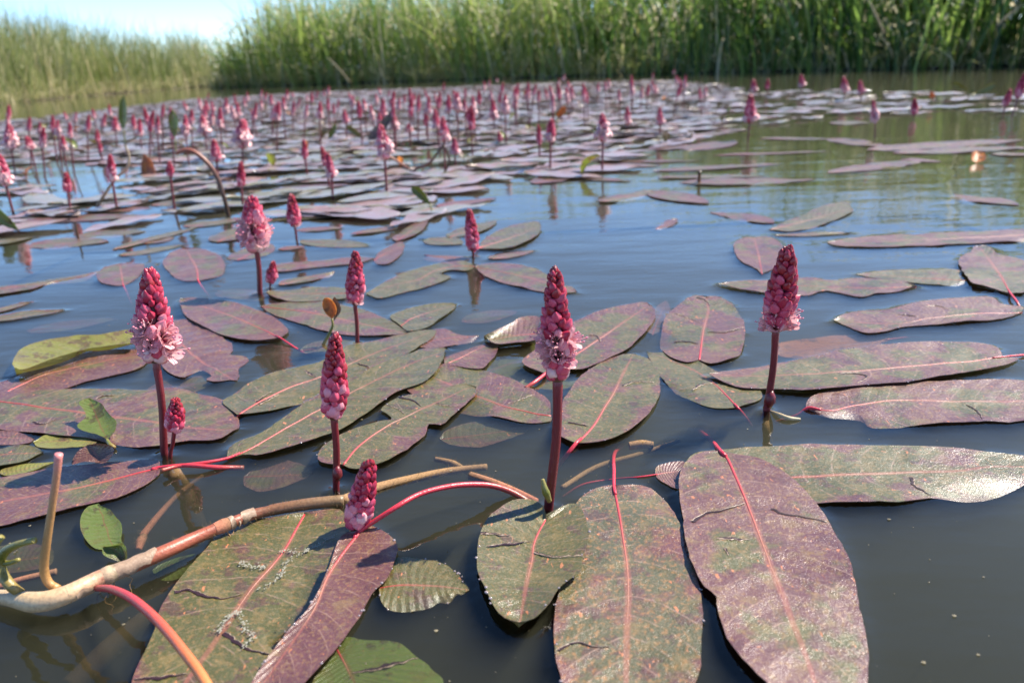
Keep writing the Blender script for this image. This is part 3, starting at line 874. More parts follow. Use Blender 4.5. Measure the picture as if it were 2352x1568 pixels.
traced_leaf('round mauve leaf with a sunken pink stalk, near the large pink flower farther back',
    [(455,645),(451,615),(438,592),(428,571)], [(417,644),(386,624),(374,602),(393,582),(412,573)], [(496,636),(516,623),(510,593),(479,577),(450,571)], purple=0.5, h=0.0014, petiole=[(488,690,-12),(468,665,-4)], rib=0.0006)
traced_leaf('small round pinkish leaf behind the tip of the tallest pink flower',
    [(283,655),(280,635),(275,606)], [(262,656),(232,650),(222,633),(239,616)], [(308,643),(331,620),(327,606),(300,604)], purple=0.5, h=0.0012, mat='leaf', petiole=[(310,715,-14),(295,680,-5)], rib=0.0004)
lens_leaf('narrow olive leaf lying straight on blue water near the round mauve leaf', 258, 574, 465, 518, 0.011, 0.15)
lens_leaf('green tapered leaf close below the narrow olive leaf', 275, 588, 420, 563, 0.012, 0.05)
traced_leaf('ribbon of reddish leaf floating below the slim dark spike with the orange tip',
    [(628,614),(700,610),(800,598),(862,594)], [(640,626),(720,616),(820,606)], [(650,606),(720,600),(820,590)], purple=0.55, h=0.0012, rib=0.0003)
traced_leaf('short pink leaf at the end of the reddish ribbon leaf',
    [(858,598),(885,582),(930,562)], [(868,607),(895,606),(922,585)], [(870,580),(888,568),(920,557)], purple=0.75, h=0.0016, rib=0.0003)
traced_leaf('brown strip of leaf cut by the frame edge on blue water',
    [(-30,668),(60,655),(140,643),(225,623)], [(-30,680),(68,666),(120,648),(188,641)], [(-30,655),(60,646),(137,632)], purple=0.42, h=0.0012, rib=0.0003)
lens_leaf('thin dark leaf sliver at the frame edge, upper of two', -50, 720, 70, 695, 0.010, 0.65)
lens_leaf('thin brown leaf sliver at the frame edge, lower of two', -60, 740, 150, 713, 0.010, 0.5)
lens_leaf('pale mauve leaf tip poking out above the greenish lens shaped leaf', 640, 655, 768, 623, 0.012, 0.5)
traced_leaf('tan leaf with fine side veins, left of the mauve leaf behind the central flower',
    [(1022,838),(1060,820),(1100,800),(1148,780)], [(1023,815),(1066,797),(1117,782)], [(1049,842),(1103,850),(1122,833),(1142,808)], purple=0.4, h=0.0020, rib=0.0005)
traced_leaf('mauve leaf with a lifted edge behind the bud spikes of the central flower',
    [(1240,765),(1190,770),(1112,782)], [(1238,740),(1199,741),(1178,752),(1140,770)], [(1238,788),(1185,796),(1140,800)], purple=0.6, h=0.0024, cup=0.003, rib=0.0004)
traced_leaf('sunken yellow green leaf in the gap behind the central stem',
    [(1105,862),(1150,842),(1200,830),(1260,850)], [(1107,850),(1148,800),(1226,790),(1262,815)], [(1150,880),(1200,900),(1260,895)], purple=0.1, h=-0.006, mat='leaf_yellow', rib=0.0003)
traced_leaf('yellowed leaf under water directly behind the central stem',
    [(1190,888),(1260,880),(1345,862)], [(1215,897),(1290,898),(1335,880)], [(1205,876),(1265,862),(1330,850)], purple=0.2, h=-0.004, mat='leaf_yellow', rib=0.0003)
traced_leaf('crumpled purple leaf just breaking the surface, between small green leaf and tan veined leaf',
    [(955,795),(1000,782),(1050,775),(1100,770)], [(970,772),(1010,756),(1060,764)], [(990,800),(1040,795),(1080,782)], purple=0.95, h=0.0006, rag=0.0015, rib=0.0)
traced_leaf('long dark mauve leaf across the corner, its red midrib leading to the fuzzy stalk',
    [(369,1074),(310,1088),(239,1106),(164,1124),(80,1138),(0,1152),(-70,1165)],
    [(362,1092),(325,1119),(256,1146),(171,1167),(68,1191),(0,1206),(-50,1210)],
    [(362,1057),(308,1060),(219,1067),(120,1077),(0,1097),(-60,1110)], purple=0.55, h=0.0030, petiole=[(560,1074,-2),(500,1073,1),(430,1068,3)], rib=0.0009)
traced_leaf('smooth pale green leaf end at the frame edge above the dark mauve leaf',
    [(-40,1045),(30,1043),(100,1040)], [(-40,1078),(0,1074),(51,1063)], [(-40,1024),(0,1025),(68,1026)], purple=-0.25, h=0.0020, rib=0.0003)
traced_leaf('yellowish brown leaf edge showing under the broad mauve grey leaf',
    [(222,1014),(150,1012),(76,1017)], [(205,1024),(150,1028),(92,1029)], [(180,1004),(113,1001)], purple=0.4, h=0.0008, mat='leaf_yellow', rib=0.0)
traced_leaf('dull mauve leaf end at the frame edge below the broad mauve grey leaf',
    [(-40,1003),(20,1004),(80,1008)], [(-40,1024),(0,1022),(62,1019)], [(-40,982),(0,984),(40,992)], purple=0.7, h=0.0010, rib=0.0)
traced_leaf('drowned olive leaf slice between pale green leaf end and dark mauve leaf',
    [(0,1090),(60,1078),(124,1062)], [(20,1096),(80,1084)], [(10,1078),(60,1066)], purple=0.2, h=0.0004, mat='leaf_yellow', rib=0.0)
traced_leaf('drowned yellow green leaf with a red midrib at the bottom frame edge',
    [(770,1486),(795,1530),(822,1585)], [(740,1530),(720,1590)], [(792,1468),(844,1473),(912,1480),(950,1508),(985,1537),(1012,1580)], purple=0.1, h=-0.003, mat='leaf_fresh', rib=0.0006, creases=[[(810,1545),(860,1538),(930,1524),(960,1518)]])
traced_leaf('drowned green leaf piece below the middle of the thick runner stem',
    [(350,1310),(395,1295),(460,1282)], [(365,1328),(400,1332),(440,1312)], [(370,1296),(410,1280),(450,1272)], purple=-0.1, h=-0.005, mat='leaf_fresh', rib=0.0)
traced_leaf('drowned olive leaf behind the green stub at the frame edge',
    [(-20,1290),(50,1285),(125,1275)], [(-10,1316),(60,1312),(115,1300)], [(-10,1262),(50,1252),(110,1258)], purple=0.1, h=-0.006, rib=0.0)
traced_leaf('little reddish leaf half hidden behind the base of the wide purple leaf',
    [(1505,1092),(1535,1085),(1570,1080)], [(1512,1103),(1545,1122),(1568,1122)], [(1508,1075),(1535,1065),(1570,1063)], purple=0.75, h=0.0006, rib=0.0004, petiole=[(1290,1142,-9),(1340,1112,-5),(1410,1100,-4),(1460,1096,0)])

# ---- leaves on the open green water beyond
for a in [
    ('tilted pale mauve leaf alone on green water below two dark bud spikes', 1228, 422, 1324, 397, 0.026, 0.6),
    ('tan leaf slanting on green water next to the crumpled wet leaf', 1378, 465, 1495, 438, 0.018, 0.35),
    ('crumpled wet leaf with bright drops beside the upright brown twig', 1495, 440, 1628, 468, 0.024, 0.6),
    ('tiny pink leaf drifting alone on blue water', 1507, 526, 1553, 503, 0.010, 0.85),
    ('narrow red tinged leaf under the tan leaf with the rounded end', 1780, 541, 1952, 538, 0.007, 0.6),
    ('short broken leaf with a red stalk on dark green water near the frame edge', 2192, 446, 2340, 472, 0.022, 0.6),
    ('long pale double leaf slanting over open green water', 1902, 397, 2130, 366, 0.026, 0.5),
    ('folded dark end of leaf at the tip of the long pale double leaf', 2070, 366, 2166, 372, 0.014, 0.75),
    ('straight pink leaf strip crossing the reflection of the tall bud spike', 1638, 357, 1910, 348, 0.012, 0.55),
    ('pale pointed leaf above the upright brown twig', 1500, 393, 1795, 376, 0.022, 0.4),
    ('wide mauve leaf right of the upright brown twig', 1560, 420, 1875, 412, 0.030, 0.6),
    ('pale leaf strip just above the wide mauve leaf', 1510, 408, 1760, 404, 0.016, 0.35),
    ('smooth oval pink leaf on green water between two tall spikes', 1582, 345, 1690, 322, 0.040, 0.6),
    ('small oval pink leaf left of the smooth oval pink leaf', 1508, 345, 1572, 330, 0.035, 0.65),
    ('long pink leaf lying just above the smooth oval pink leaf', 1520, 325, 1715, 296, 0.030, 0.55),
    ('thin pink leaf running from the tall spike to the pale pointed patch', 1745, 318, 1912, 320, 0.022, 0.5),
    ('pointed pale leaf with a wet tip past the thin pink leaf', 1908, 318, 2030, 338, 0.030, 0.45),
    ('long silvery leaf raft reaching the frame edge, back one', 1990, 345, 2352, 321, 0.045, 0.5),
    ('long silvery leaf raft reaching the frame edge, front one', 2050, 352, 2370, 338, 0.034, 0.6),
    ('short silvery leaf beside the orange drowned leaf', 2275, 354, 2390, 355, 0.024, 0.4),
    ('white wet leaf hump in the green water before the reeds', 1905, 283, 2000, 281, 0.050, 0.3),
    ('pink strip of leaf left of the tall spike on green water', 1590, 297, 1720, 300, 0.030, 0.55),
    ('small pink leaf crossing the foot of the leaning dark spike', 1325, 408, 1450, 416, 0.014, 0.6),
    ('pale pink leaf slanting right of the leaning dark spike', 1375, 378, 1515, 382, 0.022, 0.6),
    ('pale leaf strip above the pale pink slanting leaf', 1420, 372, 1612, 369, 0.012, 0.5),
    ('long tan leaf behind the tall spike on green water', 1330, 372, 1480, 350, 0.016, 0.5),
    ('mauve leaf lying beside the oval tan leaf held by a pink stalk', 975, 585, 1080, 598, 0.012, 0.65),
    ('tan leaf pointing away from the grey seed shell', 985, 548, 1060, 562, 0.018, 0.2),
    ('brown leaf lying under the large pink flower farther back', 545, 598, 620, 560, 0.020, 0.35),
    ('long tan leaf floating to the side of the short pink spike with the bead', 690, 553, 848, 566, 0.016, 0.15),
    ('narrow pink leaf behind the long tan leaf on blue water', 680, 528, 790, 524, 0.012, 0.7),
    ('broad mauve raft of leaf below the tall pink and red spike', 690, 500, 960, 476, 0.020, 0.7),
    ('pink leaf strip slanting towards the slim spike in mid water', 805, 538, 930, 520, 0.010, 0.5),
    ('reddish leaf pointing to the slim spike in mid water', 910, 555, 980, 505, 0.012, 0.6),
    ('tan leaf slice behind the slim spike in mid water', 1030, 545, 1140, 508, 0.016, 0.35),
    ('green raft of leaf at the frame edge below the glossy blade end', -40, 560, 75, 545, 0.022, 0.0),
    ('broad mauve green raft beside the short dark twig', 72, 560, 250, 556, 0.026, 0.35),
    ('grey leaf bridging the dark twig and the narrow olive leaf', 175, 540, 335, 533, 0.022, 0.25),
    ('long mauve raft crossing behind the short dark twig', 5, 508, 350, 496, 0.026, 0.6),
    ('reddish leaf edge at the foot of the pale crooked dead stem', 200, 484, 350, 478, 0.018, 0.85),
    ('dull leaf beyond the long mauve raft at the open patch', 105, 468, 210, 460, 0.020, 0.4),
    ('grey green leaf between the wine red spike and the arched stem', 345, 472, 540, 450, 0.026, 0.1),
    ('tan leaf under the foot of the arched brown stem', 420, 520, 568, 502, 0.020, 0.3),
    ('wide tan leaf reaching the fully blooming pink spike from behind', 498, 556, 600, 515, 0.026, 0.3),
    ('greenish leaf strip below the broad mauve raft', 600, 502, 820, 494, 0.016, 0.05),
    ('pink leaf strip beyond the slim spike on the edge of green water', 1000, 474, 1140, 456, 0.018, 0.75),
    ('mauve leaf beneath the paired red spikes', 625, 438, 805, 424, 0.028, 0.65),
    ('olive leaf with upturned edge at the foot of the tall pink spike', 795, 445, 1010, 436, 0.018, -0.05),
    ('small mauve leaf drifting behind the round mauve leaf', 330, 560, 400, 545, 0.014, 0.6),
    ('brown leaf shred between the ribbon leaf and the tan side leaf', 640, 575, 700, 566, 0.008, 0.5),
]:
    lens_leaf(a[0], a[1], a[2], a[3], a[4], a[5], purple=a[6])

# ---- half sunken leaves dimly seen in the dark gaps
for a in [
    ('dim sunken leaf in the dark water gap beside the ragged maroon leaf', 330, 905, 510, 872, 0.016, 0.4, -0.0035),
    ('dim sunken leaf between the slim closed spike and the central stem', 1010, 1010, 1215, 985, 0.014, 0.3, -0.0045),
    ('dim sunken leaf below the bitten green leaf near the runner stem', 560, 1095, 720, 1090, 0.014, 0.5, -0.005),
    ('dull drowned leaf in the blue gap above the yellow green folded leaf', 60, 760, 270, 735, 0.014, 0.6, -0.004),
    ('dull drowned leaf by the stem of the fully blooming pink spike', 500, 668, 640, 690, 0.014, 0.3, -0.003),
    ('drowned brown leaf in the gap beyond the small smooth green leaf', 1060, 740, 1190, 715, 0.012, 0.7, -0.004),
    ('half sunken leaf touching the foot of the small slim dark spike', 690, 805, 830, 790, 0.014, 0.2, -0.0015),
    ('half sunken maroon scrap between round cracked leaf and mauve leaf', 1498, 770, 1530, 690, 0.008, 0.9, -0.0025),
]:
    lens_leaf(a[0], a[1], a[2], a[3], a[4], a[5], purple=a[6], h=a[7], rib=0.0003)

# ------------------------------------------------------------------ flower spikes
SPIKES = 'pink flower spikes standing out of the water'

def bud_mesh(name, mat, segs=15):
    prof = [(0.0, 0.0), (0.06, 0.20), (0.20, 0.40), (0.40, 0.49), (0.60, 0.44), (0.80, 0.27), (0.93, 0.11), (1.0, 0.0)]
    t = MB()
    t.grid([[Vector((r * (1 + 0.10 * math.cos(5 * 2 * math.pi * k / segs)) * math.cos(2 * math.pi * k / segs), r * (1 + 0.10 * math.cos(5 * 2 * math.pi * k / segs)) * math.sin(2 * math.pi * k / segs), z)) for k in range(segs)] for z, r in prof], lambda i, j: (j / segs, prof[i][0]), close=True)
    return t.build(name, mat, data_only=True)

def open_flower_mesh(name, seed):
    """a little five lobed cup with the anthers reaching out of it, one unit long"""
    rr = random.Random(seed)
    t = MB()
    prof = [(0.0, 0.05), (0.18, 0.17), (0.42, 0.25), (0.60, 0.33)]
    t.grid([[Vector((r * math.cos(2 * math.pi * k / 10), r * math.sin(2 * math.pi * k / 10), z)) for k in range(10)] for z, r in prof], close=True)
    for q in range(5):
        a0 = 2 * math.pi * (q + rr.uniform(-0.12, 0.12)) / 5
        op = rr.uniform(0.25, 0.62)
        rows = []
        for i in range(5):
            s = i / 4
            rad = 0.31 + op * (0.62 * s - 0.12 * s * s)
            z = 0.56 + 0.36 * s - op * 0.42 * s * s
            w = 0.23 * math.sin(math.pi * (0.28 + 0.70 * s)) ** 0.8
            tn = Vector((-math.sin(a0), math.cos(a0), 0))
            c = Vector((math.cos(a0) * rad, math.sin(a0) * rad, z))
            rows.append([c - tn * w + Vector((0, 0, 0.06 * s)), c - tn * w * 0.4, c + tn * w * 0.4, c + tn * w + Vector((0, 0, 0.06 * s))])
        t.grid(rows)
    for q in range(5):
        a0 = 2 * math.pi * (q + 0.5) / 5 + rr.uniform(-0.3, 0.3)
        e = Vector((math.cos(a0) * rr.uniform(0.1, 0.36), math.sin(a0) * rr.uniform(0.1, 0.36), rr.uniform(0.80, 1.12)))
        t.tube([Vector((0, 0, 0.3)), e * 0.7, e], [0.022, 0.020, 0.016], 5)
        rows = []
        for i in range(5):
            a = math.pi * i / 4
            rows.append([e + Vector((0.046 * math.sin(a) * math.cos(2 * math.pi * k / 6), 0.046 * math.sin(a) * math.sin(2 * math.pi * k / 6), 0.062 * math.cos(a))) for k in range(6)])
        t.grid(rows, mi=1, close=True)
    return t.build(name, [M['petal'], M['anther']], data_only=True)

BUD_ME = [bud_mesh('bud', m_) for m_ in BUD]
FLOWER_ME = [open_flower_mesh('open_flower', s) for s in range(5)]

def frame(d):
    d = d.normalized()
    a = d.orthogonal().normalized()
    return a, d.cross(a), d

def spike_layout(n, Rm, Ls, bloom, rr, tone=0.0, slim=1.0):
    """where each bud of a spike sits: (height, angle, radius, tilt, length, palette index, is_open)"""
    out = []
    for k in range(n):
        t = ((k + 0.5) / n) ** 0.92
        prof = np.interp(t, [0, 0.10, 0.28, 0.5, 0.75, 0.93, 1.0], [0.50, 0.80, 1.0, 0.86, 0.60, 0.38, 0.10])
        r = Rm * prof
        ang = k * 2.39996 + rr.uniform(-0.28, 0.28)
        tilt = np.interp(t, [0, 0.15, 0.3, 0.8, 1], [0.60, 0.84, 0.82, 0.58, 0.12]) * slim + rr.uniform(-0.20, 0.20)
        ln = np.interp(t, [0, 0.3, 0.7, 1], [1.10, 1.10, 0.78, 0.50]) * Rm * rr.choice((0.72, 0.85, 0.95, 1.0, 1.08, 1.22)) * rr.uniform(0.94, 1.06)
        ci = np.interp(t, [0, 0.25, 0.55, 0.85, 1], [3.3, 2.7, 1.7, 0.7, 0.2]) + tone + rr.uniform(-1.0, 1.0)
        is_open = bool(bloom and bloom[0] <= t <= bloom[1] and rr.random() < bloom[2])
        if is_open:
            ln *= 1.18
            tilt = min(tilt * 1.25 + 0.15, 1.45)
        out.append((t, ang, r, tilt, ln, int(min(max(round(ci), 0), 4)), is_open))
    return out

def bud_matrix(o, a, b, d, item, Ls, fat=1.0):
    t, ang, r, tilt, ln, ci, is_open = item
    e = a * math.cos(ang) + b * math.sin(ang)
    dirn = (d * math.cos(tilt) + e * math.sin(tilt)).normalized()
    root_r = max(r - ln * math.sin(tilt) * 0.88, r * 0.12)
    base = o + d * (t * Ls * 0.93 - ln * 0.28 * math.cos(tilt)) + e * root_r
    x, y, z = frame(dirn)
    w = ln * 0.70 * fat
    mm = Matrix.Identity(4)
    for i in range(3):
        mm[i][0], mm[i][1], mm[i][2], mm[i][3] = x[i] * w, y[i] * w, z[i] * ln, base[i]
    return mm

def stem_pts(base, bot, d, n=16):
    return resample([base + Vector((0.001, 0.004, -0.055)), base + Vector((0, 0.001, -0.012)), base, base.lerp(bot, 0.55) + (bot - base).length * 0.02 * rgt, bot, bot + d * 0.004], n)

def hero_spike(label, tip, bot, base, wpx, n=92, bloom=None, tone=0.0, stem_r=0.0021, knobs=(), seed=1, slim=1.0, fat=1.0, lean=0.0, submerged=True):
    rr = random.Random(seed)
    B = gp(*base)
    P0 = vp(bot[0], bot[1], B.y + lean * 0.4)
    P1 = vp(tip[0], tip[1], B.y + lean)
    Ls = (P1 - P0).length
    zc = (P0 - EYE).dot(fwd)
    Rm = wpx * 0.5 * zc / FPX
    a, b, d = frame(P1 - P0)
    for k_ in range(16):
        WET.append((B + Vector((math.cos(k_ * 0.3927), math.sin(k_ * 0.3927), 0)) * stem_r * 1.1, 0.0022))
    root = thing('flower_spike', label, 'flower', B, SPIKES)
    inv = Matrix.Translation(-B)
    t = MB()
    sp_ = stem_pts(B, P0, d)
    m_ = len(sp_)
    t.tube(sp_, [stem_r * 0.88 * (1.12 - 0.22 * i / m_ + (0.10 if i > m_ - 3 else 0)) for i in range(m_)], 12)
    for kx, ky, kr in knobs:                      # swollen joints
        c = vp(kx, ky, B.y - stem_r * 0.7)
        t.tube([c + Vector((0, 0, -kr * 1.5)), c + Vector((0, 0, -kr * 0.6)), c + Vector((0.0003, 0, kr * 0.5)), c + Vector((0.0006, 0, kr * 1.5))], [kr * 0.5, kr, kr * 0.9, kr * 0.3], 10)
    t.build('stem', M['stem'], root, B)
    t = MB()
    hs = [0.02, 0.1, 0.3, 0.5, 0.75, 0.96]
    t.tube([P0 + d * (Ls * h_) for h_ in hs], [Rm * q for q in (0.34, 0.44, 0.46, 0.40, 0.30, 0.12)], 12)
    t.build('flower_axis', M['rachis'], root, B)
    t = MB()
    t.tube([P0 + d * (-Ls * 0.02), P0 + d * (Ls * 0.02), P0 + d * (Ls * 0.07)], [stem_r * 1.0, stem_r * 1.35, Rm * 0.5], 12, caps=False)
    t.build('sheath', M['stem_far'], root, B)
    for it in spike_layout(n, Rm, Ls, bloom, rr, tone, slim):
        mm = inv @ bud_matrix(P0, a, b, d, it, Ls, 1.25 if it[6] else fat)
        me = FLOWER_ME[rr.randrange(5)] if it[6] else BUD_ME[it[5]]
        o = link('open_flower' if it[6] else 'bud', me, root)
        o.matrix_local = mm @ Matrix.Rotation(rr.uniform(0, 6), 4, 'Z')
    return root

hero_spike('tallest pink spike in half bloom, its stem beside the tiny red bud spike', (343, 608), (358, 828), (378, 1046), 80, 98, (0.12, 0.46, 0.45), 0.05, 0.0020, seed=3, lean=0.006)
hero_spike('central spike with a pale pink ruff of open flowers, stem behind the heart shaped leaf', (1273, 600), (1281, 868), (1259, 1172), 76, 98, (0.16, 0.40, 0.66), -0.25, 0.0022, seed=5)
hero_spike('dark pink spike with few open flowers at its foot, over the long tan leaf', (1813, 557), (1782, 757), (1760, 946), 70, 100, (0.0, 0.22, 0.50), -0.6, 0.0020, knobs=[(1768, 915, 0.0028)], seed=8, lean=-0.004)
hero_spike('slim closed dark red spike rising in front of the bitten green leaf', (770, 756), (767, 958), (772, 1128), 58, 112, None, -0.75, 0.0017, knobs=[(774, 1086, 0.0022)], seed=11, slim=0.72, fat=1.1)
hero_spike('short leaning spike of closed buds where the runner stem meets burgundy leaf', (852, 1048), (816, 1214), (812, 1222), 62, 84, None, -0.2, 0.0017, seed=14, slim=0.8, fat=1.1)
hero_spike('tiny red bud spike at the foot of the tallest pink spike', (404, 911), (400, 990), (390, 1052), 41, 64, None, -0.8, 0.0011, seed=17, slim=0.72, fat=1.15)
hero_spike('small slim dark spike on a thin brown stem by the orange young leaf', (817, 573), (815, 698), (821, 792), 42, 84, (0.0, 0.07, 0.5), -0.5, 0.0015, seed=20, slim=0.8, fat=1.1)
hero_spike('bright pink spike in full bloom behind the dark mauve pointed leaf', (577, 448), (590, 576), (597, 676), 62, 84, (0.05, 0.55, 0.55), 0.5, 0.0024, seed=23)
hero_spike('tiny bent bud spike leaning beside the stem of the fully blooming pink spike', (629, 599), (621, 650), (620, 664), 25, 48, None, -0.5, 0.0009, seed=26, slim=0.75, fat=1.15)
hero_spike('short pink spike with a glinting wet bead at its foot, above its brown reflection', (668, 443), (677, 520), (681, 548), 30, 70, (0.0, 0.1, 0.4), -0.1, 0.0014, seed=29, slim=0.85)
hero_spike('slim dark pink spike standing clear in open water by the oval tan leaf', (1077, 475), (1086, 575), (1087, 592), 31, 76, None, -0.3, 0.0014, seed=32, slim=0.8, fat=1.1)

# ---- farther spikes: one cluster of buds, shared by the copies
def cluster_mesh(name, n, bloom, tone, seed, slim=0.9, segs=6):
    rr = random.Random(seed)
    t = MB()
    Ls, Rm = 1.0, 0.155
    a, b, d = Vector((1, 0, 0)), Vector((0, 1, 0)), Vector((0, 0, 1))
    prof = [(0.0, 0.0), (0.2, 0.36), (0.5, 0.49), (0.8, 0.3), (1.0, 0.0)]
    fprof = [(0.0, 0.08), (0.3, 0.3), (0.62, 0.42), (0.95, 0.55), (0.75, 0.2)]
    t.tube([(0, 0, 0), (0, 0, 0.3), (0, 0, 0.9)], [0.07, 0.07, 0.03], 8, mi=0)
    for it in spike_layout(n, Rm, Ls, bloom, rr, tone, slim):
        mm = bud_matrix(Vector((0, 0, 0)), a, b, d, it, Ls, 1.05)
        pr = fprof if it[6] else prof
        t.grid([[mm @ Vector((r * math.cos(2 * math.pi * k / segs), r * math.sin(2 * math.pi * k / segs), z)) for k in range(segs)] for z, r in pr], lambda i, j: (j / segs, i / 4), mi=4 if it[6] else it[5], close=True)
    return t.build(name, BUD, data_only=True)

CL = {'tight': [cluster_mesh('bud_cluster', 74, None, -0.35, s, 0.8) for s in (41, 42)],
      'mixed': [cluster_mesh('bud_cluster', 74, (0.0, 0.3, 0.4), 0.25, s) for s in (43, 44)],
      'bloom': [cluster_mesh('bud_cluster', 70, (0.05, 0.6, 0.5), 0.7, s) for s in (45, 46)]}
ts = MB()
ts.tube([(0, 0, k / 6) for k in range(7)], [1.12 - 0.035 * k for k in range(7)], 8)
STEM_ME = ts.build('stem', M['stem_far'], data_only=True)

def far_spike(label, B, P0, P1, kind, wide, stem_r=0.0018, seed=0, group=SPIKES):
    rr = random.Random(seed)
    root = thing('flower_spike', label, 'flower', B, group)
    d = P1 - P0
    a, b, z = frame(d)
    mm = Matrix.Identity(4)
    w = d.length * wide
    for i in range(3):
        mm[i][0], mm[i][1], mm[i][2], mm[i][3] = a[i] * w, b[i] * w, d[i], (P0 - B)[i]
    o = link('bud_cluster', CL[kind][rr.randrange(2)], root)
    o.matrix_local = mm @ Matrix.Rotation(rr.uniform(0, 6.28), 4, 'Z')
    s0 = B + Vector((0, 0, -0.05))
    d2 = P0 + d * 0.05 - s0
    a, b, z = frame(d2)
    mm = Matrix.Identity(4)
    for i in range(3):
        mm[i][0], mm[i][1], mm[i][2], mm[i][3] = a[i] * stem_r, b[i] * stem_r, d2[i], (s0 - B)[i]
    s = link('stem', STEM_ME, root)
    s.matrix_local = mm
    return root

def px_spike(label, tip, bot, base, wpx, kind):
    B = gp(*base)
    P0, P1 = vp(bot[0], bot[1], B.y), vp(tip[0], tip[1], B.y)
    zc = (P0 - EYE).dot(fwd)
    L = (P1 - P0).length
    return far_spike(label, B, P0, P1, kind, max(wpx * zc / FPX / L / 0.36, 0.55), seed=len(bpy.data.objects))

for q in [
    ('dark red spike standing in front of the bright patch of open water', (151, 392), (155, 442), (157, 480), 22, 'tight'),
    ('dark pink spike on a bare stem next to the pale dead stem', (252, 352), (258, 418), (265, 482), 24, 'mixed'),
    ('wine red spike below the upright olive young leaf', (389, 368), (391, 405), (395, 478), 20, 'tight'),
    ('pink spike behind the bend of the thick arched stem', (490, 318), (498, 372), (494, 440), 26, 'mixed'),
    ('slim red spike just below the fat pink blooming spike', (553, 367), (554, 428), (552, 472), 22, 'tight'),
    ('fat pale pink spike in full bloom high above the slim red spike', (558, 272), (556, 340), (553, 380), 40, 'bloom'),
    ('tall pink spike with a red tip on a dark stem, largest of the middle distance', (873, 283), (884, 366), (886, 447), 36, 'bloom'),
    ('red spike leaning against its neighbour, paired in mid water', (738, 335), (750, 380), (758, 430), 19, 'tight'),
    ('pink spike in front of the leaning red one, on the same pair', (752, 348), (762, 410), (760, 455), 22, 'mixed'),
    ('thin red spike alone beside the white folded petal', (697, 318), (701, 366), (704, 404), 17, 'tight'),
    ('tall crimson spike of the touching pair above the dark curled stalk', (1016, 265), (1021, 325), (1018, 392), 24, 'mixed'),
    ('low rosy spike next to the dark curled stalk', (1043, 314), (1045, 356), (1044, 378), 19, 'mixed'),
    ('pointed crimson spike with a yellow young leaf behind it', (1266, 270), (1265, 326), (1260, 390), 26, 'mixed'),
    ('thin crimson spike close beside the pointed crimson spike', (1236, 283), (1239, 333), (1238, 360), 15, 'tight'),
    ('tall magenta spike on a straight stem over the crossing small pink leaf', (1383, 258), (1385, 326), (1381, 392), 30, 'bloom'),
    ('tallest magenta spike over the open green water', (1724, 213), (1722, 282), (1716, 322), 28, 'mixed'),
    ('short magenta spike between pale streaks of leaf, above the small oval pink leaf', (1515, 245), (1516, 288), (1515, 316), 17, 'mixed'),
    ('short crimson spike above the long tan leaf on green water', (1441, 243), (1441, 287), (1440, 306), 17, 'mixed'),
    ('dark crimson spike on its own with a clear reflection in green water', (2101, 223), (2100, 263), (2100, 272), 18, 'tight'),
    ('bent tipped crimson spike, taller of the two before the dark reeds', (1937, 174), (1941, 213), (1936, 236), 19, 'mixed'),
    ('bent tipped crimson spike, shorter of the two before the dark reeds', (1974, 183), (1979, 217), (1976, 236), 16, 'mixed'),
    ('small crimson spike alone below the tall green blades', (1839, 170), (1843, 201), (1843, 218), 15, 'mixed'),
    ('crimson spike rising behind the tallest magenta spike', (1730, 181), (1732, 212), (1731, 232), 16, 'mixed'),
    ('tiny crimson spike to the side of the crimson one behind the tallest magenta', (1764, 181), (1762, 206), (1762, 220), 12, 'tight'),
    ('dark crimson spike leaning outwards, cut by the frame edge', (2356, 165), (2338, 225), (2316, 268), 22, 'tight'),
    ('leaning dark crimson spike just inside the frame edge', (2322, 203), (2308, 244), (2303, 262), 18, 'tight'),
    ('rosy spike half cut by the frame edge on a slanting stem', (-2, 352), (14, 428), (30, 490), 30, 'bloom'),
    ('big rosy spike at the frame edge with small ones around', (20, 283), (26, 345), (30, 402), 30, 'bloom'),
    ('pale tipped spike leaning beside the big rosy spike at the frame edge', (60, 312), (72, 344), (82, 398), 20, 'mixed'),
    ('small upright crimson spike over the bright patch of open water', (143, 309), (146, 346), (147, 380), 15, 'mixed'),
    ('small pink spike behind the dark red one near the open patch', (222, 296), (226, 328), (226, 360), 14, 'tight'),
    ('wine spike touching the small pink spike behind the dark red one', (226, 322), (232, 350), (231, 372), 11, 'tight'),
    ('rosy spike beside the hanging green leaf in the far mat', (263, 266), (265, 302), (266, 340), 17, 'mixed'),
    ('pink spike leaning by the upright olive young leaf', (463, 262), (470, 312), (474, 350), 24, 'bloom'),
    ('slim pink spike with a green young leaf beside it in the mat', (790, 250), (795, 285), (794, 320), 15, 'mixed'),
    ('upright crimson spike over the yellow young leaf in the mat', (871, 258), (872, 290), (872, 330), 16, 'mixed'),
    ('fat rosy spike beside the tallest one of the middle distance', (905, 265), (908, 300), (906, 345), 19, 'bloom'),
    ('short bright pink spike low in the mat beyond the slim spike', (938, 283), (941, 306), (940, 325), 17, 'bloom'),
    ('twin of the tall crimson spike, leaning to it above the curled stalk', (998, 248), (1004, 297), (1012, 345), 20, 'mixed'),
    ('slim crimson spike behind the touching pair', (978, 245), (979, 290), (977, 320), 14, 'tight'),
    ('crimson spike in the back of the mat with bright drops below', (1074, 247), (1077, 280), (1076, 300), 13, 'tight'),
    ('crimson spike before the pink crowd, above a low small pair', (1130, 225), (1135, 275), (1134, 300), 19, 'mixed'),
    ('low red bud spike just above the water in the middle of the mat', (1145, 300), (1150, 325), (1150, 332), 13, 'tight'),
]:
    px_spike(*q)

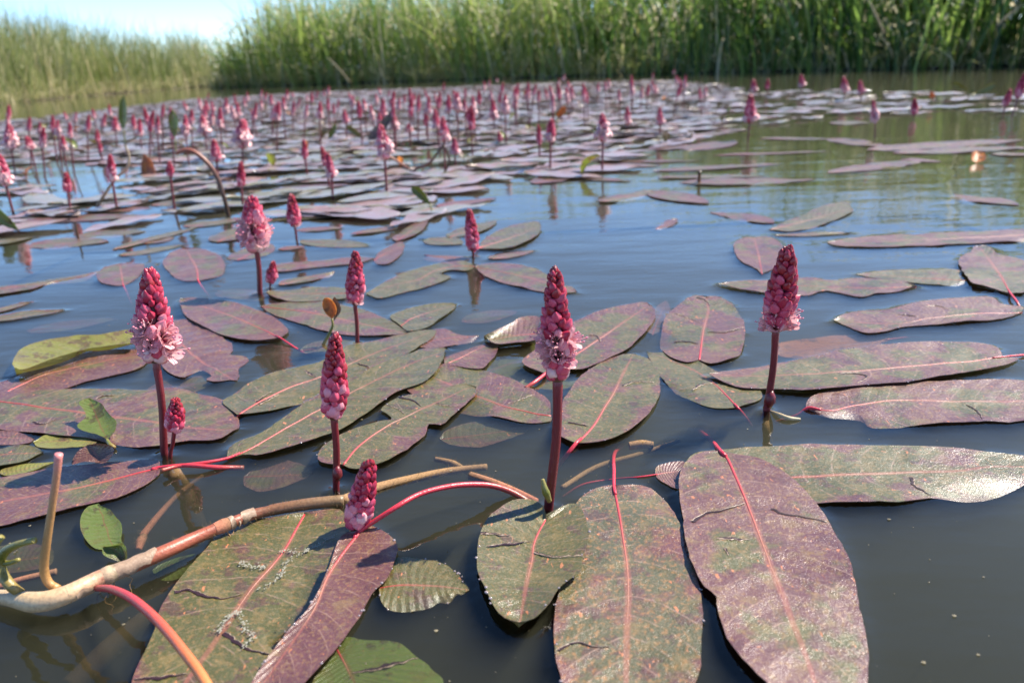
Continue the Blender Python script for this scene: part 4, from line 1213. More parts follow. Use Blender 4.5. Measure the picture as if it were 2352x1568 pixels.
# ---- the crowd of small spikes over the far mat
FAR_TIPS = [(20,240),(18,262),(68,268),(92,278),(120,263),(100,290),(146,254),(132,275),(160,280),(176,256),(205,262),(212,248),(250,238),(243,258),(305,262),(320,270),(330,245),(352,252),(375,238),(362,262),(392,245),(398,270),(420,232),(425,262),(440,250),(455,222),(468,240),(485,230),(490,250),(470,228),(505,245),(520,225),(530,240),
 (545,235),(560,222),(568,210),(575,250),(602,205),(612,210),(622,215),(600,228),(632,240),(650,220),(660,205),(670,210),(675,230),(690,225),(705,215),(716,210),(730,208),(745,204),(752,222),(765,235),(778,225),(800,212),(812,218),(823,230),(835,225),(850,240),(863,214),(870,200),(880,225),(895,205),(902,232),(905,208),(918,222),(930,215),(940,200),(945,220),(952,210),(962,215),(975,205),(985,220),(998,212),(1010,208),(1020,188),(1030,215),(1042,206),(1050,210),(1068,200),(1066,225),(1085,218),(1100,205),(1112,186),(1125,182),(1128,205),(1140,178),(1152,200),(1155,188),(1160,215),(1182,198),(1185,215),(1190,190),(1205,205),(1213,188),(1215,205),(1232,192),(1238,205),(1252,202),(1262,195),(1270,215),(1280,190),(1285,180),(1297,170),(1303,184),(1300,200),(1313,195),(1340,190),(1345,200),(1375,188),(1390,185),(1398,180),(1421,205),(1450,172),(1452,190),(1476,198),(1490,190),(1500,165),(1498,182),(1505,192),(1550,158),(1553,172),(1560,178),(1567,190),(1575,172),(1606,200),(1622,198),(2005,228),(480,212),(755,198),(640,232),(590,235),(706,240),(1082,240),(735,232),(538,215)]
for i, (x, y) in enumerate(FAR_TIPS[:150]):
    rr = random.Random(900 + i)
    yh = 140 - 0.045 * (x - 1176)
    hgt = rr.uniform(0.070, 0.115)
    # the foot is as far below the horizon as the tip is, allowing for its height
    k = (y - yh)
    if k < 0.32 * 50:
        k = 16
    Hh = min(hgt, H * 0.66)
    yb = yh + k * H / (H - Hh)
    yb = min(yb, y + 120)
    B = gp(x + rr.gauss(0, 9), yb)
    zc = (B - EYE).dot(fwd)
    P1 = vp(x, y, B.y)
    Ls = min((P1 - B).length * 0.62, rr.uniform(0.030, 0.048))
    P0 = P1 + (B - P1).normalized() * Ls
    far_spike('small pink spike in the crowd over the far mat of leaves', B, P0, P1, rr.choice(['tight', 'mixed', 'mixed', 'bloom', 'bloom']), rr.uniform(0.74, 1.08), 0.0016, 900 + i, 'crowd of small pink spikes over the far mat')

# ------------------------------------------------------------------ runner stems, stalks, young leaves
def px_tube(name, label, cat, pts, radii, mat, segs=10, n=40, group=None, hair=0):
    """pts: (x, y, height in mm) or (x, y, 'Y', distance)"""
    P3 = [vp(q[0], q[1], q[3]) if len(q) == 4 else gp(q[0], q[1], q[2] / 1000) for q in pts]
    P3 = resample(P3, n)
    rad = [float(np.interp(i / (n - 1), np.linspace(0, 1, len(radii)), radii)) for i in range(n)]
    t = MB()
    t.tube(P3, rad, segs)
    loc = P3[0].copy()
    me = t.build(name, mat, loc=loc, data_only=True)
    o = thing(name, label, cat, loc, group, me)
    if hair:
        add_hairs(o, P3, rad, hair)
    return o, P3

M['algae'] = simple_mat('algae_fuzz', (0.16, 0.11, 0.05), rough=0.8, var=0.4, transl=(0.4, (0.25, 0.18, 0.08)))

def add_hairs(parent, P3, rad, count):
    rr = random.Random(len(P3) + count)
    t = MB()
    for _ in range(count):
        i = rr.randrange(1, len(P3) - 1)
        p, r = P3[i], rad[i]
        a = rr.uniform(0, 2 * math.pi)
        x, y, z = frame(P3[i + 1] - P3[i - 1])
        e = (x * math.cos(a) + y * math.sin(a))
        q = p.lerp(P3[i + 1], rr.random()) + e * r * 0.95
        l = rr.uniform(0.0005, 0.0015)
        tipp = q + (e + Vector((rr.uniform(-.7, .7), rr.uniform(-.7, .7), rr.uniform(-.5, .5)))) * l
        s = z * 0.00007
        t.grid([[q - s, q + s], [q.lerp(tipp, 0.6) - s * 0.7, q.lerp(tipp, 0.6) + s * 0.7], [tipp, tipp + s * 0.2]])
    o = t.build('algae_fuzz', M['algae'], parent, parent.location)
    o['kind'] = 'stuff'

M['runner'] = ramp_tube_mat('runner_skin', [(0.0, (0.42, 0.28, 0.16)), (0.16, (0.50, 0.36, 0.20)), (0.30, (0.52, 0.33, 0.19)), (0.335, (0.44, 0.22, 0.13)), (0.36, (0.34, 0.115, 0.055)), (0.52, (0.30, 0.075, 0.038)), (0.70, (0.26, 0.075, 0.036)), (0.78, (0.17, 0.07, 0.03)), (1.0, (0.19, 0.12, 0.055))], rough=0.42, fuzz=0.34, scale=700)
M['runner_tan'] = ramp_tube_mat('shoot_tan', [(0.0, (0.36, 0.19, 0.06)), (0.6, (0.40, 0.21, 0.08)), (0.85, (0.46, 0.20, 0.11)), (1.0, (0.62, 0.20, 0.20))], rough=0.4, fuzz=0.18)
M['stub'] = ramp_tube_mat('stub_green', [(0.0, (0.26, 0.17, 0.05)), (0.5, (0.12, 0.13, 0.02)), (1.0, (0.24, 0.20, 0.05))], rough=0.35, fuzz=0.2)
M['red_arch'] = ramp_tube_mat('arch_red', [(0.0, (0.36, 0.05, 0.05)), (0.35, (0.50, 0.04, 0.05)), (0.62, (0.50, 0.09, 0.045)), (1.0, (0.56, 0.22, 0.06))], rough=0.35, fuzz=0.12)
M['drowned'] = ramp_tube_mat('drowned_stem', [(0.0, (0.34, 0.20, 0.10)), (0.5, (0.31, 0.18, 0.08)), (1.0, (0.27, 0.16, 0.08))], rough=0.8, fuzz=0.35, scale=1400, spec=0.2)
M['drowned_pink'] = ramp_tube_mat('drowned_pink', [(0.0, (0.45, 0.17, 0.10)), (1.0, (0.24, 0.13, 0.07))], rough=0.8, fuzz=0.3, scale=1200, spec=0.2)
M['dead'] = ramp_tube_mat('dead_stem', [(0.0, (0.30, 0.20, 0.13)), (0.6, (0.46, 0.33, 0.20)), (1.0, (0.10, 0.08, 0.04))], rough=0.5, fuzz=0.3)
M['arch'] = ramp_tube_mat('arch_brown', [(0.0, (0.30, 0.10, 0.06)), (0.30, (0.22, 0.07, 0.04)), (0.6, (0.08, 0.035, 0.02)), (1.0, (0.05, 0.025, 0.015))], rough=0.4, fuzz=0.15)

runner, RP = px_tube('runner_stem', 'thick floating runner stem, cream at one end and red brown beyond, crossing the foreground', 'stem',
    [(-40, 1366, 3), (20, 1372, 4), (85, 1382, 5), (150, 1366, 6), (228, 1328, 6), (300, 1300, 6), (380, 1266, 6), (450, 1234, 5), (520, 1204, 5), (600, 1176, 4), (700, 1158, 3.5), (790, 1148, 2.5)],
    [0.0019, 0.0027, 0.0035, 0.0031, 0.0028, 0.0027, 0.0026, 0.0022, 0.0021, 0.0023, 0.0024, 0.0023], M['runner'], 14, 80)
for q in (0.36, 0.665):                      # the joints of the runner
    i = int(q * 79)
    a_, b_ = RP[i - 1], RP[i + 1]
    t = MB()
    r_ = 0.0027 if q < 0.5 else 0.0023
    t.tube([a_.lerp(b_, s) for s in (-0.6, 0.0, 0.4, 0.8, 1.5)], [r_, r_ * 1.14, r_ * 1.2, r_ * 1.12, r_ * 0.98], 14, caps=False)
    t.build('stem_joint', M['drowned_pink'] if q > 0.5 else M['dead'], runner, runner.location)
q_ = random.Random(31)
t = MB()
for i in (28, 28, 28, 29, 52, 52, 53, 53, 51):
    p = RP[i] + Vector((q_.uniform(-.001, .001), q_.uniform(-.0015, .0005), -0.0012))
    tr_ = [p]
    for s_ in range(7):
        tr_.append(tr_[-1] + Vector((q_.uniform(-.002, .002), q_.uniform(-.0022, .0012), -0.0016)))
    t.tube(resample(tr_, 16), [0.00022 - 0.00001 * k for k in range(16)], 5)
t.build('rootlets', M['drowned'], runner, runner.location)['kind'] = 'stuff'
for i, ln_, r_ in ((29, 9, 0.0029), (53, 7, 0.0026), (20, 5, 0.0032)):
    rows = []
    for k in range(ln_):
        p = RP[i + k]
        x_, y_, z_ = frame(RP[i + k + 1] - RP[i + k - 1])
        a0 = 0.5 + 0.3 * math.sin(k * 1.7 + i)
        rows.append([p + (x_ * math.cos(a) + y_ * math.sin(a)) * (r_ * (1 + 0.10 * k / ln_ + 0.05 * mnoise.noise(Vector((a * 2, k, i))))) for a in np.linspace(a0, a0 + 3.4 - 0.28 * k + 0.3 * mnoise.noise(Vector((k * 1.3, i, 0))), 12)])
    t = MB()
    t.grid(rows)
    t.build('papery_sheath', M['dead'], runner, runner.location)
add_hairs(runner, RP[40:], [0.0024] * len(RP[40:]), 260)
px_tube('runner_stem', 'fuzzy brown underwater stem continuing from the thick runner stem', 'stem', [(785, 1149, 1.5), (860, 1121, 0.5), (940, 1101, -0.5), (1030, 1082, -1.5), (1118, 1072, -3)], [0.0021, 0.0020, 0.0019, 0.0017, 0.0015], M['drowned'], 12, hair=420)
px_tube('cut_shoot', 'bare tan shoot with a pink cut top, standing up from the runner stem', 'shoot',
    [(134, 1352, 6), (112, 1338, 8), (101, 1305, 'Y', 0.2235), (108, 1240, 'Y', 0.2235), (120, 1160, 'Y', 0.2240), (130, 1090, 'Y', 0.2245), (135, 1042, 'Y', 0.2250)], [0.0014, 0.0015, 0.0014, 0.0013, 0.0012, 0.0012, 0.0013], M['runner_tan'], 10)
o, _ = px_tube('curled_stub', 'green and brown curled stub at the end of the runner stem', 'stub', [(48, 1362, 6), (25, 1345, 10), (6, 1318, 13), (-2, 1290, 17), (12, 1266, 21), (40, 1250, 25), (80, 1240, 27)], [0.0016, 0.0018, 0.0018, 0.0017, 0.0014, 0.0012, 0.0011], M['stub'], 10)
t = MB()
t.tube(resample([gp(0, 1292, 0.016), gp(22, 1292, 0.017), gp(44, 1284, 0.019)], 8), [0.0009, 0.0010, 0.0010, 0.0009, 0.0009, 0.0008, 0.0008, 0.0006], 8)
t.tube(resample([gp(-8, 1300, 0.018), gp(-14, 1270, 0.024), gp(-4, 1240, 0.030), (gp(4, 1232, 0.031))], 8), 0.0011, 8)
t.build('side_stub', M['stub'], o, o.location)
px_tube('red_stalk', 'red to orange leaf stalk arching from the runner stem down past the large green leaf', 'stalk',
    [(222, 1350, 5), (255, 1352, 9), (300, 1372, 14), (345, 1408, 17), (385, 1450, 18), (425, 1500, 18), (462, 1550, 17), (505, 1625, 15)], [0.0011, 0.0013, 0.0014, 0.0014, 0.0014, 0.0014, 0.0014, 0.0014], M['red_arch'], 10)
px_tube('sunken_stem', 'thick pinkish sunken stem behind the arching red stalk', 'stem', [(1232, 1152, -2.8), (1180, 1128, -1.7), (1130, 1108, -1.1), (1080, 1092, -1.1)], [0.0016, 0.0018, 0.0019, 0.0019], M['drowned_pink'], 12, hair=260)
px_tube('sunken_stem', 'tan stem stump slanting up under water above the pinkish sunken stem', 'stem', [(1082, 1090, -6.6), (1045, 1066, -2.2), (1000, 1054, -1.7)], [0.0010, 0.0016, 0.0012], M['drowned'], 10, hair=160)
px_tube('sunken_stem', 'fuzzy maroon underwater stem near the upright curled green leaf', 'stem', [(325, 1232, -7), (365, 1182, -7), (410, 1134, -9), (465, 1092, -11)], [0.0015, 0.0013, 0.0011, 0.0009], M['drowned_pink'], 10, hair=260)
px_tube('sunken_stem', 'knobbly red brown stem stump under water beside the upright curled green leaf', 'stem', [(318, 1262, -6), (322, 1245, -5.5), (330, 1232, -6)], [0.0012, 0.0020, 0.0015], M['drowned_pink'], 10, hair=120)
px_tube('sunken_stem', 'olive stem sinking away at the bottom frame edge below the red stalk', 'stem', [(160, 1580, -22), (250, 1490, -20), (330, 1420, -18)], [0.0040, 0.0040, 0.0030], M['drowned'], 10)
px_tube('sunken_stem', 'thin red stem lying under water at the frame edge behind the cut shoot', 'stem', [(-20, 1352, -2.2), (50, 1330, -1.7), (130, 1312, -1.7)], [0.0011, 0.0012, 0.0013], M['drowned_pink'], 10)
for q in [('blurred dark root hanging in the water below the tallest pink spike', [(400, 1085, -3), (430, 1135, -16), (465, 1215, -22)], 0.0035),
          ('brown lump of weed under water beside the oval grey green leaf', [(1445, 1024, -2.2), (1475, 1020, -1.7), (1500, 1022, -2.2)], 0.0022),
          ('brown weed stem under water beyond the stalk of the mottled olive leaf', [(1290, 1120, -3.9), (1370, 1072, -5.0), (1460, 1045, -5.0), (1560, 1012, -5.5)], 0.0012),
          ('olive stem curving down below the waterline of the frame edge flower', [(1757, 950, -3), (1758, 985, -8), (1768, 1018, -16)], 0.0022)]:
    px_tube('sunken_stem', q[0], 'stem', q[1], [q[2] * 0.9, q[2], q[2] * 0.8], M['drowned'], 10, hair=120)
# sheath scrap at the waterline of the central flower
px_tube('stem_sheath', 'green papery sheath scrap clinging to the foot of the central stem', 'sheath', [(1262, 1150, 'Y', 0.262), (1252, 1125, 'Y', 0.260), (1246, 1100, 'Y', 0.261)], [0.0010, 0.0016, 0.0007], M['stub'], 8)
px_tube('seed_husk', 'white curled husk floating at the foot of the frame edge flower', 'husk', [(1770, 944, 1), (1790, 952, 1.6), (1812, 960, 1.2), (1838, 962, 0.6)], [0.0006, 0.0010, 0.0011, 0.0005], M['straw'], 8)

# upright and curled leaves, each with its own depth
def standing_leaf(label, mid, L, Rr, Y, lean, mat, purple=0.2, bulge=0.004, petiole=None, name='young_leaf', cat='leaf', rib=0.0004):
    """leaf seen standing up: lower end Y metres away, its tip lean metres farther, belly bulging sideways"""
    n_ = 22
    base, tip = mid[0], mid[-1]
    y0, y1 = base[1], tip[1]
    def up_(pts):
        return [vp(x, y, Y + lean * (y - y0) / (y1 - y0 + 1e-6)) for x, y in pts]
    m3, l3, r3 = resample(up_(mid), n_), resample(up_([base] + list(L) + [tip]), n_), resample(up_([base] + list(Rr) + [tip]), n_)
    loc = m3[0].copy()
    root = thing(name, label, cat, loc)
    t = MB()
    rows = []
    nv = 6
    for i in range(n_):
        row = []
        for j in range(-nv, nv + 1):
            s = abs(j) / nv
            p = m3[i].lerp((l3 if j < 0 else r3)[i], s)
            p = p + Vector((0, -1, 0.15)) * bulge * (s ** 1.6) * math.sin(math.pi * (i + 1) / (n_ + 1)) * (1 if j > 0 else 0.55)
            row.append(p + Vector((0, 0.0009 * mnoise.noise(p * 160), 0)))
        rows.append(row)
    t.grid(rows, lambda i, j: (i / (n_ - 1), j / (2 * nv)))
    bk = [[p + Vector((0, 0.0005, 0)) for p in r] for r in rows]
    t.grid(bk, lambda i, j: (i / (n_ - 1), j / (2 * nv)))
    b = t.build('blade', M[mat], root, loc)
    b['purple'] = float(purple)
    if petiole:
        P3 = [vp(q[0], q[1], q[3]) if len(q) == 4 else gp(q[0], q[1], q[2] / 1000) for q in petiole] + [m3[0]]
        t = MB()
        t.tube(resample(P3, 14), [0.0012 * (1 - 0.4 * i / 14) * max(1, Y) for i in range(14)], 8)
        t.build('petiole', M['stub'], root, loc)
    return root

def Yof(x, y):
    return gp(x, y).y

standing_leaf('curled glossy leaf standing up from a pink stalk on the broad mauve grey leaf', [(246, 1010), (225, 965), (205, 914)], [(225, 994), (212, 992), (181, 976), (202, 952), (184, 922)], [(268, 988), (274, 962), (254, 942), (235, 922)], Yof(246, 1018), 0.030, 'leaf_fresh', 0.1, 0.004, petiole=[(262, 1028, 1), (252, 1020, 2)])
standing_leaf('pale green cupped leaf tip poking out of the water behind the runner stem', [(262, 1262), (245, 1215), (226, 1156)], [(222, 1256), (202, 1234), (188, 1196), (198, 1166)], [(292, 1262), (286, 1236), (287, 1203), (262, 1172)], Yof(258, 1262), 0.026, 'leaf_fresh', -0.2, 0.003)
standing_leaf('folded green underside below the pale green cupped leaf tip', [(286, 1290), (264, 1264), (236, 1256)], [(262, 1278), (240, 1268)], [(298, 1268), (290, 1240), (262, 1246)], Yof(286, 1288), 0.004, 'leaf_fresh', 0.0, 0.003)
standing_leaf('dark dry leaf scrap standing in the water below the curled glossy leaf', [(228, 1062), (218, 1040), (200, 1022)], [(200, 1056), (170, 1062), (180, 1036)], [(252, 1056), (272, 1024), (240, 1014)], Yof(228, 1062), 0.006, 'leaf', 1.1, 0.004)
standing_leaf('orange young leaf on a brown stalk beside the small slim dark spike', [(762, 732), (758, 712), (752, 684)], [(748, 718), (741, 700), (744, 686)], [(772, 722), (774, 705), (764, 690)], Yof(745, 790), 0.002, 'leaf_orange', 0.1, 0.002, petiole=[(742, 792, 0), (755, 768, 'Y', Yof(745, 790)), (764, 748, 'Y', Yof(745, 790))])
standing_leaf('narrow grey bud leaf tucked behind the orange young leaf', [(766, 738), (774, 722), (768, 682)], [(768, 715), (764, 690)], [(784, 712), (775, 690)], Yof(745, 790) + 0.004, 0.002, 'leaf', 0.4, 0.001)
standing_leaf('green hanging young leaf before the far channel of open water', [(284, 300), (283, 270), (284, 216)], [(274, 275), (275, 240)], [(293, 275), (292, 240)], Yof(284, 345), 0.0, 'leaf_olive', -0.2, 0.006, petiole=[(290, 345, 0)])
standing_leaf('upright olive young leaf with an orange edge over the arched brown stem', [(402, 318), (400, 292), (396, 252)], [(390, 296), (388, 268)], [(411, 292), (409, 268)], Yof(398, 430), 0.0, 'leaf_olive', 0.3, 0.004, petiole=[(404, 352, 'Y', Yof(398, 430))])
standing_leaf('yellow young leaf tilted behind the pointed crimson spike', [(1280, 270), (1290, 258), (1299, 246)], [(1279, 262), (1290, 247)], [(1288, 270), (1299, 256)], Yof(1270, 335), 0.0, 'leaf_orange', -0.4, 0.006, petiole=[(1272, 330, 0), (1279, 290, 'Y', Yof(1270, 335))])
standing_leaf('yellow green young leaf with a bright wing, out on the water before the dark reeds', [(2240, 215), (2262, 203), (2292, 192)], [(2255, 202), (2275, 192)], [(2258, 214), (2278, 204)], Yof(2215, 245), 0.0, 'leaf_yellow', -0.2, 0.006, petiole=[(2190, 240, 0), (2215, 230, 'Y', Yof(2215, 245))])
standing_leaf('pale wing of leaf opposite the yellow green young leaf', [(2222, 208), (2205, 199), (2182, 191)], [(2208, 204), (2190, 197)], [(2212, 199), (2196, 190)], Yof(2215, 245), 0.0, 'leaf_yellow', 0.0, 0.006)
standing_leaf('round orange leaf sitting at the water by the silvery rafts', [(2243, 374), (2243, 360), (2243, 346)], [(2230, 368), (2230, 352)], [(2257, 368), (2257, 352)], Yof(2243, 375), 0.02, 'leaf_orange', 0.0, 0.006)
standing_leaf('small orange leaf tip on the silvery streaks before the reeds', [(2139, 228), (2139, 220), (2138, 212)], [(2133, 224), (2134, 216)], [(2145, 224), (2144, 216)], Yof(2139, 244), 0.0, 'leaf_orange', 0.0, 0.006, petiole=[(2139, 244, 0)])
standing_leaf('white glinting folded leaf by the tan leaf pointing away', [(988, 470), (972, 450), (948, 428)], [(965, 458), (945, 438)], [(985, 458), (968, 434)], Yof(990, 480), 0.0, 'leaf_fresh', 0.1, 0.006, petiole=[(995, 490, 0)])
standing_leaf('yellow young leaf leaning in the far mat below the upright crimson spike', [(838, 322), (815, 302), (796, 290)], [(815, 310), (798, 298)], [(825, 304), (806, 290)], Yof(838, 335), 0.0, 'leaf_yellow', -0.1, 0.005)
standing_leaf('small green young leaf beside the slim pink spike in the mat', [(756, 320), (764, 302), (772, 285)], [(755, 308), (764, 290)], [(768, 310), (774, 296)], Yof(756, 335), 0.0, 'leaf_olive', -0.2, 0.005)
standing_leaf('dark grey leaf blade slanting up behind the tallest spike of the middle distance', [(845, 322), (880, 285), (908, 248)], [(850, 305), (885, 268)], [(868, 318), (898, 280)], Yof(845, 350), 0.02, 'leaf', 0.4, 0.004)
standing_leaf('glossy wet green blade end at the frame edge among dull leaves', [(45, 530), (18, 510), (-20, 480)], [(15, 520), (-15, 498)], [(30, 505), (0, 478)], Yof(45, 535), 0.0, 'leaf_fresh', -0.2, 0.004)
standing_leaf('peach coloured dry leaf standing near the pale dead stem', [(330, 405), (340, 385), (330, 352)], [(325, 388), (328, 366)], [(360, 402), (352, 372)], Yof(338, 408), 0.01, 'leaf_orange', 0.6, 0.006)

px_tube('arched_stem', 'thick brown stem arching up out of the water and down again in the mat', 'stem', [(404, 352, 'Y', Yof(520, 496)), (425, 345, 'Y', Yof(520, 496)), (448, 350, 'Y', Yof(520, 496)), (480, 378, 'Y', Yof(520, 496)), (500, 410, 'Y', Yof(520, 496)), (515, 455, 'Y', Yof(520, 496)), (526, 500, -3)], [0.0022, 0.0026, 0.0028, 0.0028, 0.0027, 0.0026, 0.0026], M['arch'])
px_tube('dead_stalk', 'pale crooked dead stem rising beside a dark pink spike', 'stem', [(222, 475, 0), (245, 440, 'Y', Yof(225, 478)), (268, 408, 'Y', Yof(225, 478)), (292, 385, 'Y', Yof(225, 478)), (296, 355, 'Y', Yof(225, 478)), (288, 330, 'Y', Yof(225, 478)), (320, 312, 'Y', Yof(225, 478))], [0.0018, 0.0022, 0.0020, 0.0022, 0.0016, 0.0014, 0.0010], M['dead'])
px_tube('brown_twig', 'upright brown twig standing in green water with its reflection', 'twig', [(1606, 425, -8), (1606, 418, 0), (1607, 395, 'Y', Yof(1606, 424))], [0.0022, 0.0024, 0.0024], M['arch'])
px_tube('brown_twig', 'short dark twig with its reflection among dull leaves on blue water', 'twig', [(180, 552, -6), (180, 548, 0), (175, 528, 'Y', Yof(180, 550)), (172, 508, 'Y', Yof(180, 550))], [0.0013, 0.0014, 0.0013, 0.0008], M['arch'])
px_tube('curled_stalk', 'dark curled stalk under the touching pair of crimson spikes', 'stalk', [(945, 392, 0), (985, 375, 'Y', Yof(1000, 400)), (1010, 345, 'Y', Yof(1000, 400)), (1020, 335, 'Y', Yof(1000, 400)), (1032, 370, 'Y', Yof(1000, 400)), (1020, 398, 0)], [0.0020, 0.0022, 0.0022, 0.0020, 0.0018, 0.0016], M['arch'])
px_tube('red_twig', 'reddish twig running out of the mat beside the tall pink and red spike', 'twig', [(892, 358, 'Y', Yof(900, 395)), (915, 372, 'Y', Yof(900, 395)), (945, 392, 2), (975, 402, -2)], [0.0020, 0.0022, 0.0020, 0.0016], M['arch'])

# dried pale scurf on the large green leaf, part of that leaf
M['scurf'] = simple_mat('scurf_grey', (0.23, 0.22, 0.17), rough=0.8, var=0.35, scale=1500)
big_leaf = bpy.data.objects['floating_leaf']
q_ = random.Random(5)
for line in ([(705, 1262), (660, 1290), (645, 1322), (615, 1342), (592, 1352)], [(640, 1262), (690, 1266), (730, 1250), (768, 1232)], [(545, 1402), (520, 1420), (506, 1448)], [(548, 1402), (562, 1440), (580, 1462), (556, 1488)], [(550, 1290), (580, 1300), (612, 1302)]):
    P3 = resample([gp(x, y, 0.0016) for x, y in line], 60)
    t = MB()
    for p in P3:
        for _ in range(q_.choice([0, 0, 1, 2, 4])):
            c = p + Vector((q_.gauss(0, 0.0009) * q_.random(), q_.gauss(0, 0.0009), q_.uniform(0.0, 0.0001)))
            r_ = q_.uniform(0.00012, 0.00042)
            t.grid([[c + Vector((r_ * f_ * q_.uniform(0.6, 1.2) * math.cos(k), r_ * f_ * q_.uniform(0.6, 1.2) * math.sin(k), 0.00005 * (1 - f_))) for k in (0, 1.05, 2.1, 3.14, 4.2, 5.25)] for f_ in (1.0, 0.05)], close=True)
    t.build('scurf', M['scurf'], big_leaf, big_leaf.location)

# specks of pollen and plant litter afloat between the leaves
t = MB()
for _ in range(420):
    x, y = q_.uniform(-50, 2400), q_.uniform(560, 1568)
    p = gp(x, y, 0.0004)
    r_ = q_.choice([0.00012, 0.00016, 0.0002, 0.0003, 0.0005]) * q_.uniform(0.6, 1.2)
    a0 = q_.uniform(0, 6)
    t.grid([[p + Vector((r_ * f_ * (1.6 if k % 2 else 0.8) * math.cos(a0 + k * 1.047), r_ * f_ * math.sin(a0 + k * 1.047), 0.0002 * (1 - f_))) for k in range(6)] for f_ in (1.0, 0.05)], close=True)
M['speck'] = simple_mat('speck', (0.10, 0.08, 0.04), rough=0.8, var=0.7, scale=90, c2=(0.24, 0.20, 0.12))
thing('floating_specks', 'tiny pale specks of pollen and litter floating on the open water', 'specks', data=t.build('floating_specks', M['speck'], data_only=True), kind='stuff')

# ------------------------------------------------------------------ the mat of leaves farther out
def inside(poly, x, y):
    c = False
    j = len(poly) - 1
    for i in range(len(poly)):
        xi, yi = poly[i]
        xj, yj = poly[j]
        if (yi > y) != (yj > y) and x < (xj - xi) * (y - yi) / (yj - yi) + xi:
            c = not c
        j = i
    return c

MAT = [(-300, 315), (0, 283), (120, 268), (260, 252), (420, 232), (700, 214), (1000, 203), (1250, 192), (1500, 186), (1640, 195), (1700, 210), (1680, 275), (1600, 318), (1510, 345), (1400, 385), (1330, 400), (1200, 430), (1080, 470), (1000, 500), (880, 520), (640, 505), (560, 540), (400, 560), (220, 520), (0, 560), (-300, 600)]
HOLE = [[(30, 385), (120, 365), (260, 372), (330, 395), (330, 425), (250, 455), (120, 455), (40, 430)], [(1120, 405), (1260, 415), (1230, 450), (1100, 470)], [(330, 500), (420, 490), (480, 530), (380, 560), (300, 540)], [(130, 540), (240, 535), (240, 560), (120, 560)]]
STREAK = [(1640, 222), (1900, 206), (2200, 215), (2420, 222), (2420, 262), (2250, 280), (2050, 262), (1880, 280), (1700, 300), (1620, 320)]
placed = []
cand = []
rr = random.Random(77)
tries = 0
while len(cand) < 2600 and tries < 160000:
    tries += 1
    X, Yy = rr.uniform(-5.0, 5.0), rr.uniform(0.62, 6.5)
    x, y = proj((X, Yy, 0))
    if not (-260 < x < 2500):
        continue
    if inside(MAT, x, y):
        if any(inside(h_, x, y) for h_ in HOLE):
            continue
        keep = np.interp(y, [230, 330, 420, 500, 560], [1.0, 1.0, 0.95, 0.85, 0.7])
        md = 0.032
    elif inside(STREAK, x, y):
        keep, md = 0.42, 0.075
    else:
        continue
    if rr.random() > keep:
        continue
    if any((X - a) ** 2 + (Yy - b) ** 2 < md * md for a, b in placed):
        continue
    placed.append((X, Yy))
    cand.append((X, Yy))
cand.sort(key=lambda q: q[1])
NEAR = cand[:170]
FAR = cand[170:]

def mat_leaf_mesh(seed, nu=16, nv=3):
    q = random.Random(seed)
    L = q.uniform(0.100, 0.155)
    mid, l, r = lens_outline((-L / 2, 0, 0), (L / 2, 0, 0), L * q.uniform(0.15, 0.20), bend=q.uniform(-0.07, 0.07), n=nu, blunt=q.uniform(-0.15, 0.2))
    k1, k2 = q.uniform(-0.0015, 0.004), q.uniform(0, 0.003)
    b, _ = blade_mesh(mid, l, r, 0, nu=nu, nv=nv, wave=0.0020, rag=0.0016, seed=seed, cup=k2, curl=lambda u, t: max(0, k1 * 1.5 * (u - 0.6) * 2) + 0.0010 * abs(t) ** 4 * math.sin(u * 17 + seed))
    return b

MATME = [mat_leaf_mesh(s).build('floating_leaf', M['leaf_far'], data_only=True) for s in range(10)]
for i, (X, Yy) in enumerate(NEAR):
    o = thing('floating_leaf', 'dull mauve or olive leaf in the crowded floating mat beyond the front flowers', 'leaf', (X, Yy, 0.0008 + 0.0012 * rr.random()), 'crowded mat of floating leaves', MATME[rr.randrange(10)])
    a = rr.gauss(0.15, 0.55) + (math.pi if rr.random() < 0.5 else 0)
    o.rotation_euler = (rr.gauss(0, 0.014), rr.gauss(0, 0.012), a)
    o['purple'] = rr.choice([-0.1, 0.1, 0.3, 0.5, 0.7, 0.85])
    s = rr.uniform(0.8, 1.15)
    o.scale = (s, s * rr.uniform(0.85, 1.1), s)
b = MB()
src = [mat_leaf_mesh(100 + s, nu=9, nv=2) for s in range(8)]
for X, Yy in FAR:
    g = src[rr.randrange(8)]
    a = rr.gauss(0.12, 0.6) + (math.pi if rr.random() < 0.5 else 0)
    mm = Matrix.Translation((X, Yy, 0.001 + 0.003 * rr.random())) @ Matrix.Rotation(a, 4, 'Z') @ Matrix.Rotation(rr.gauss(0, 0.03), 4, 'X') @ Matrix.Scale(rr.uniform(0.9, 1.3), 4)
    n0 = len(b.v)
    b.v.extend([tuple(mm @ Vector(p)) for p in g.v])
    b.f.extend([tuple(k + n0 for k in f) for f in g.f])
    b.uv.extend(g.uv)
    b.mi.extend(g.mi)
far_leaves = b.build('floating_leaves', M['leaf_far'], data_only=True)
o = thing('floating_leaves', 'distant mat of countless floating leaves reaching towards the reed banks', 'leaves', data=far_leaves, kind='stuff')
o['purple'] = 0.4

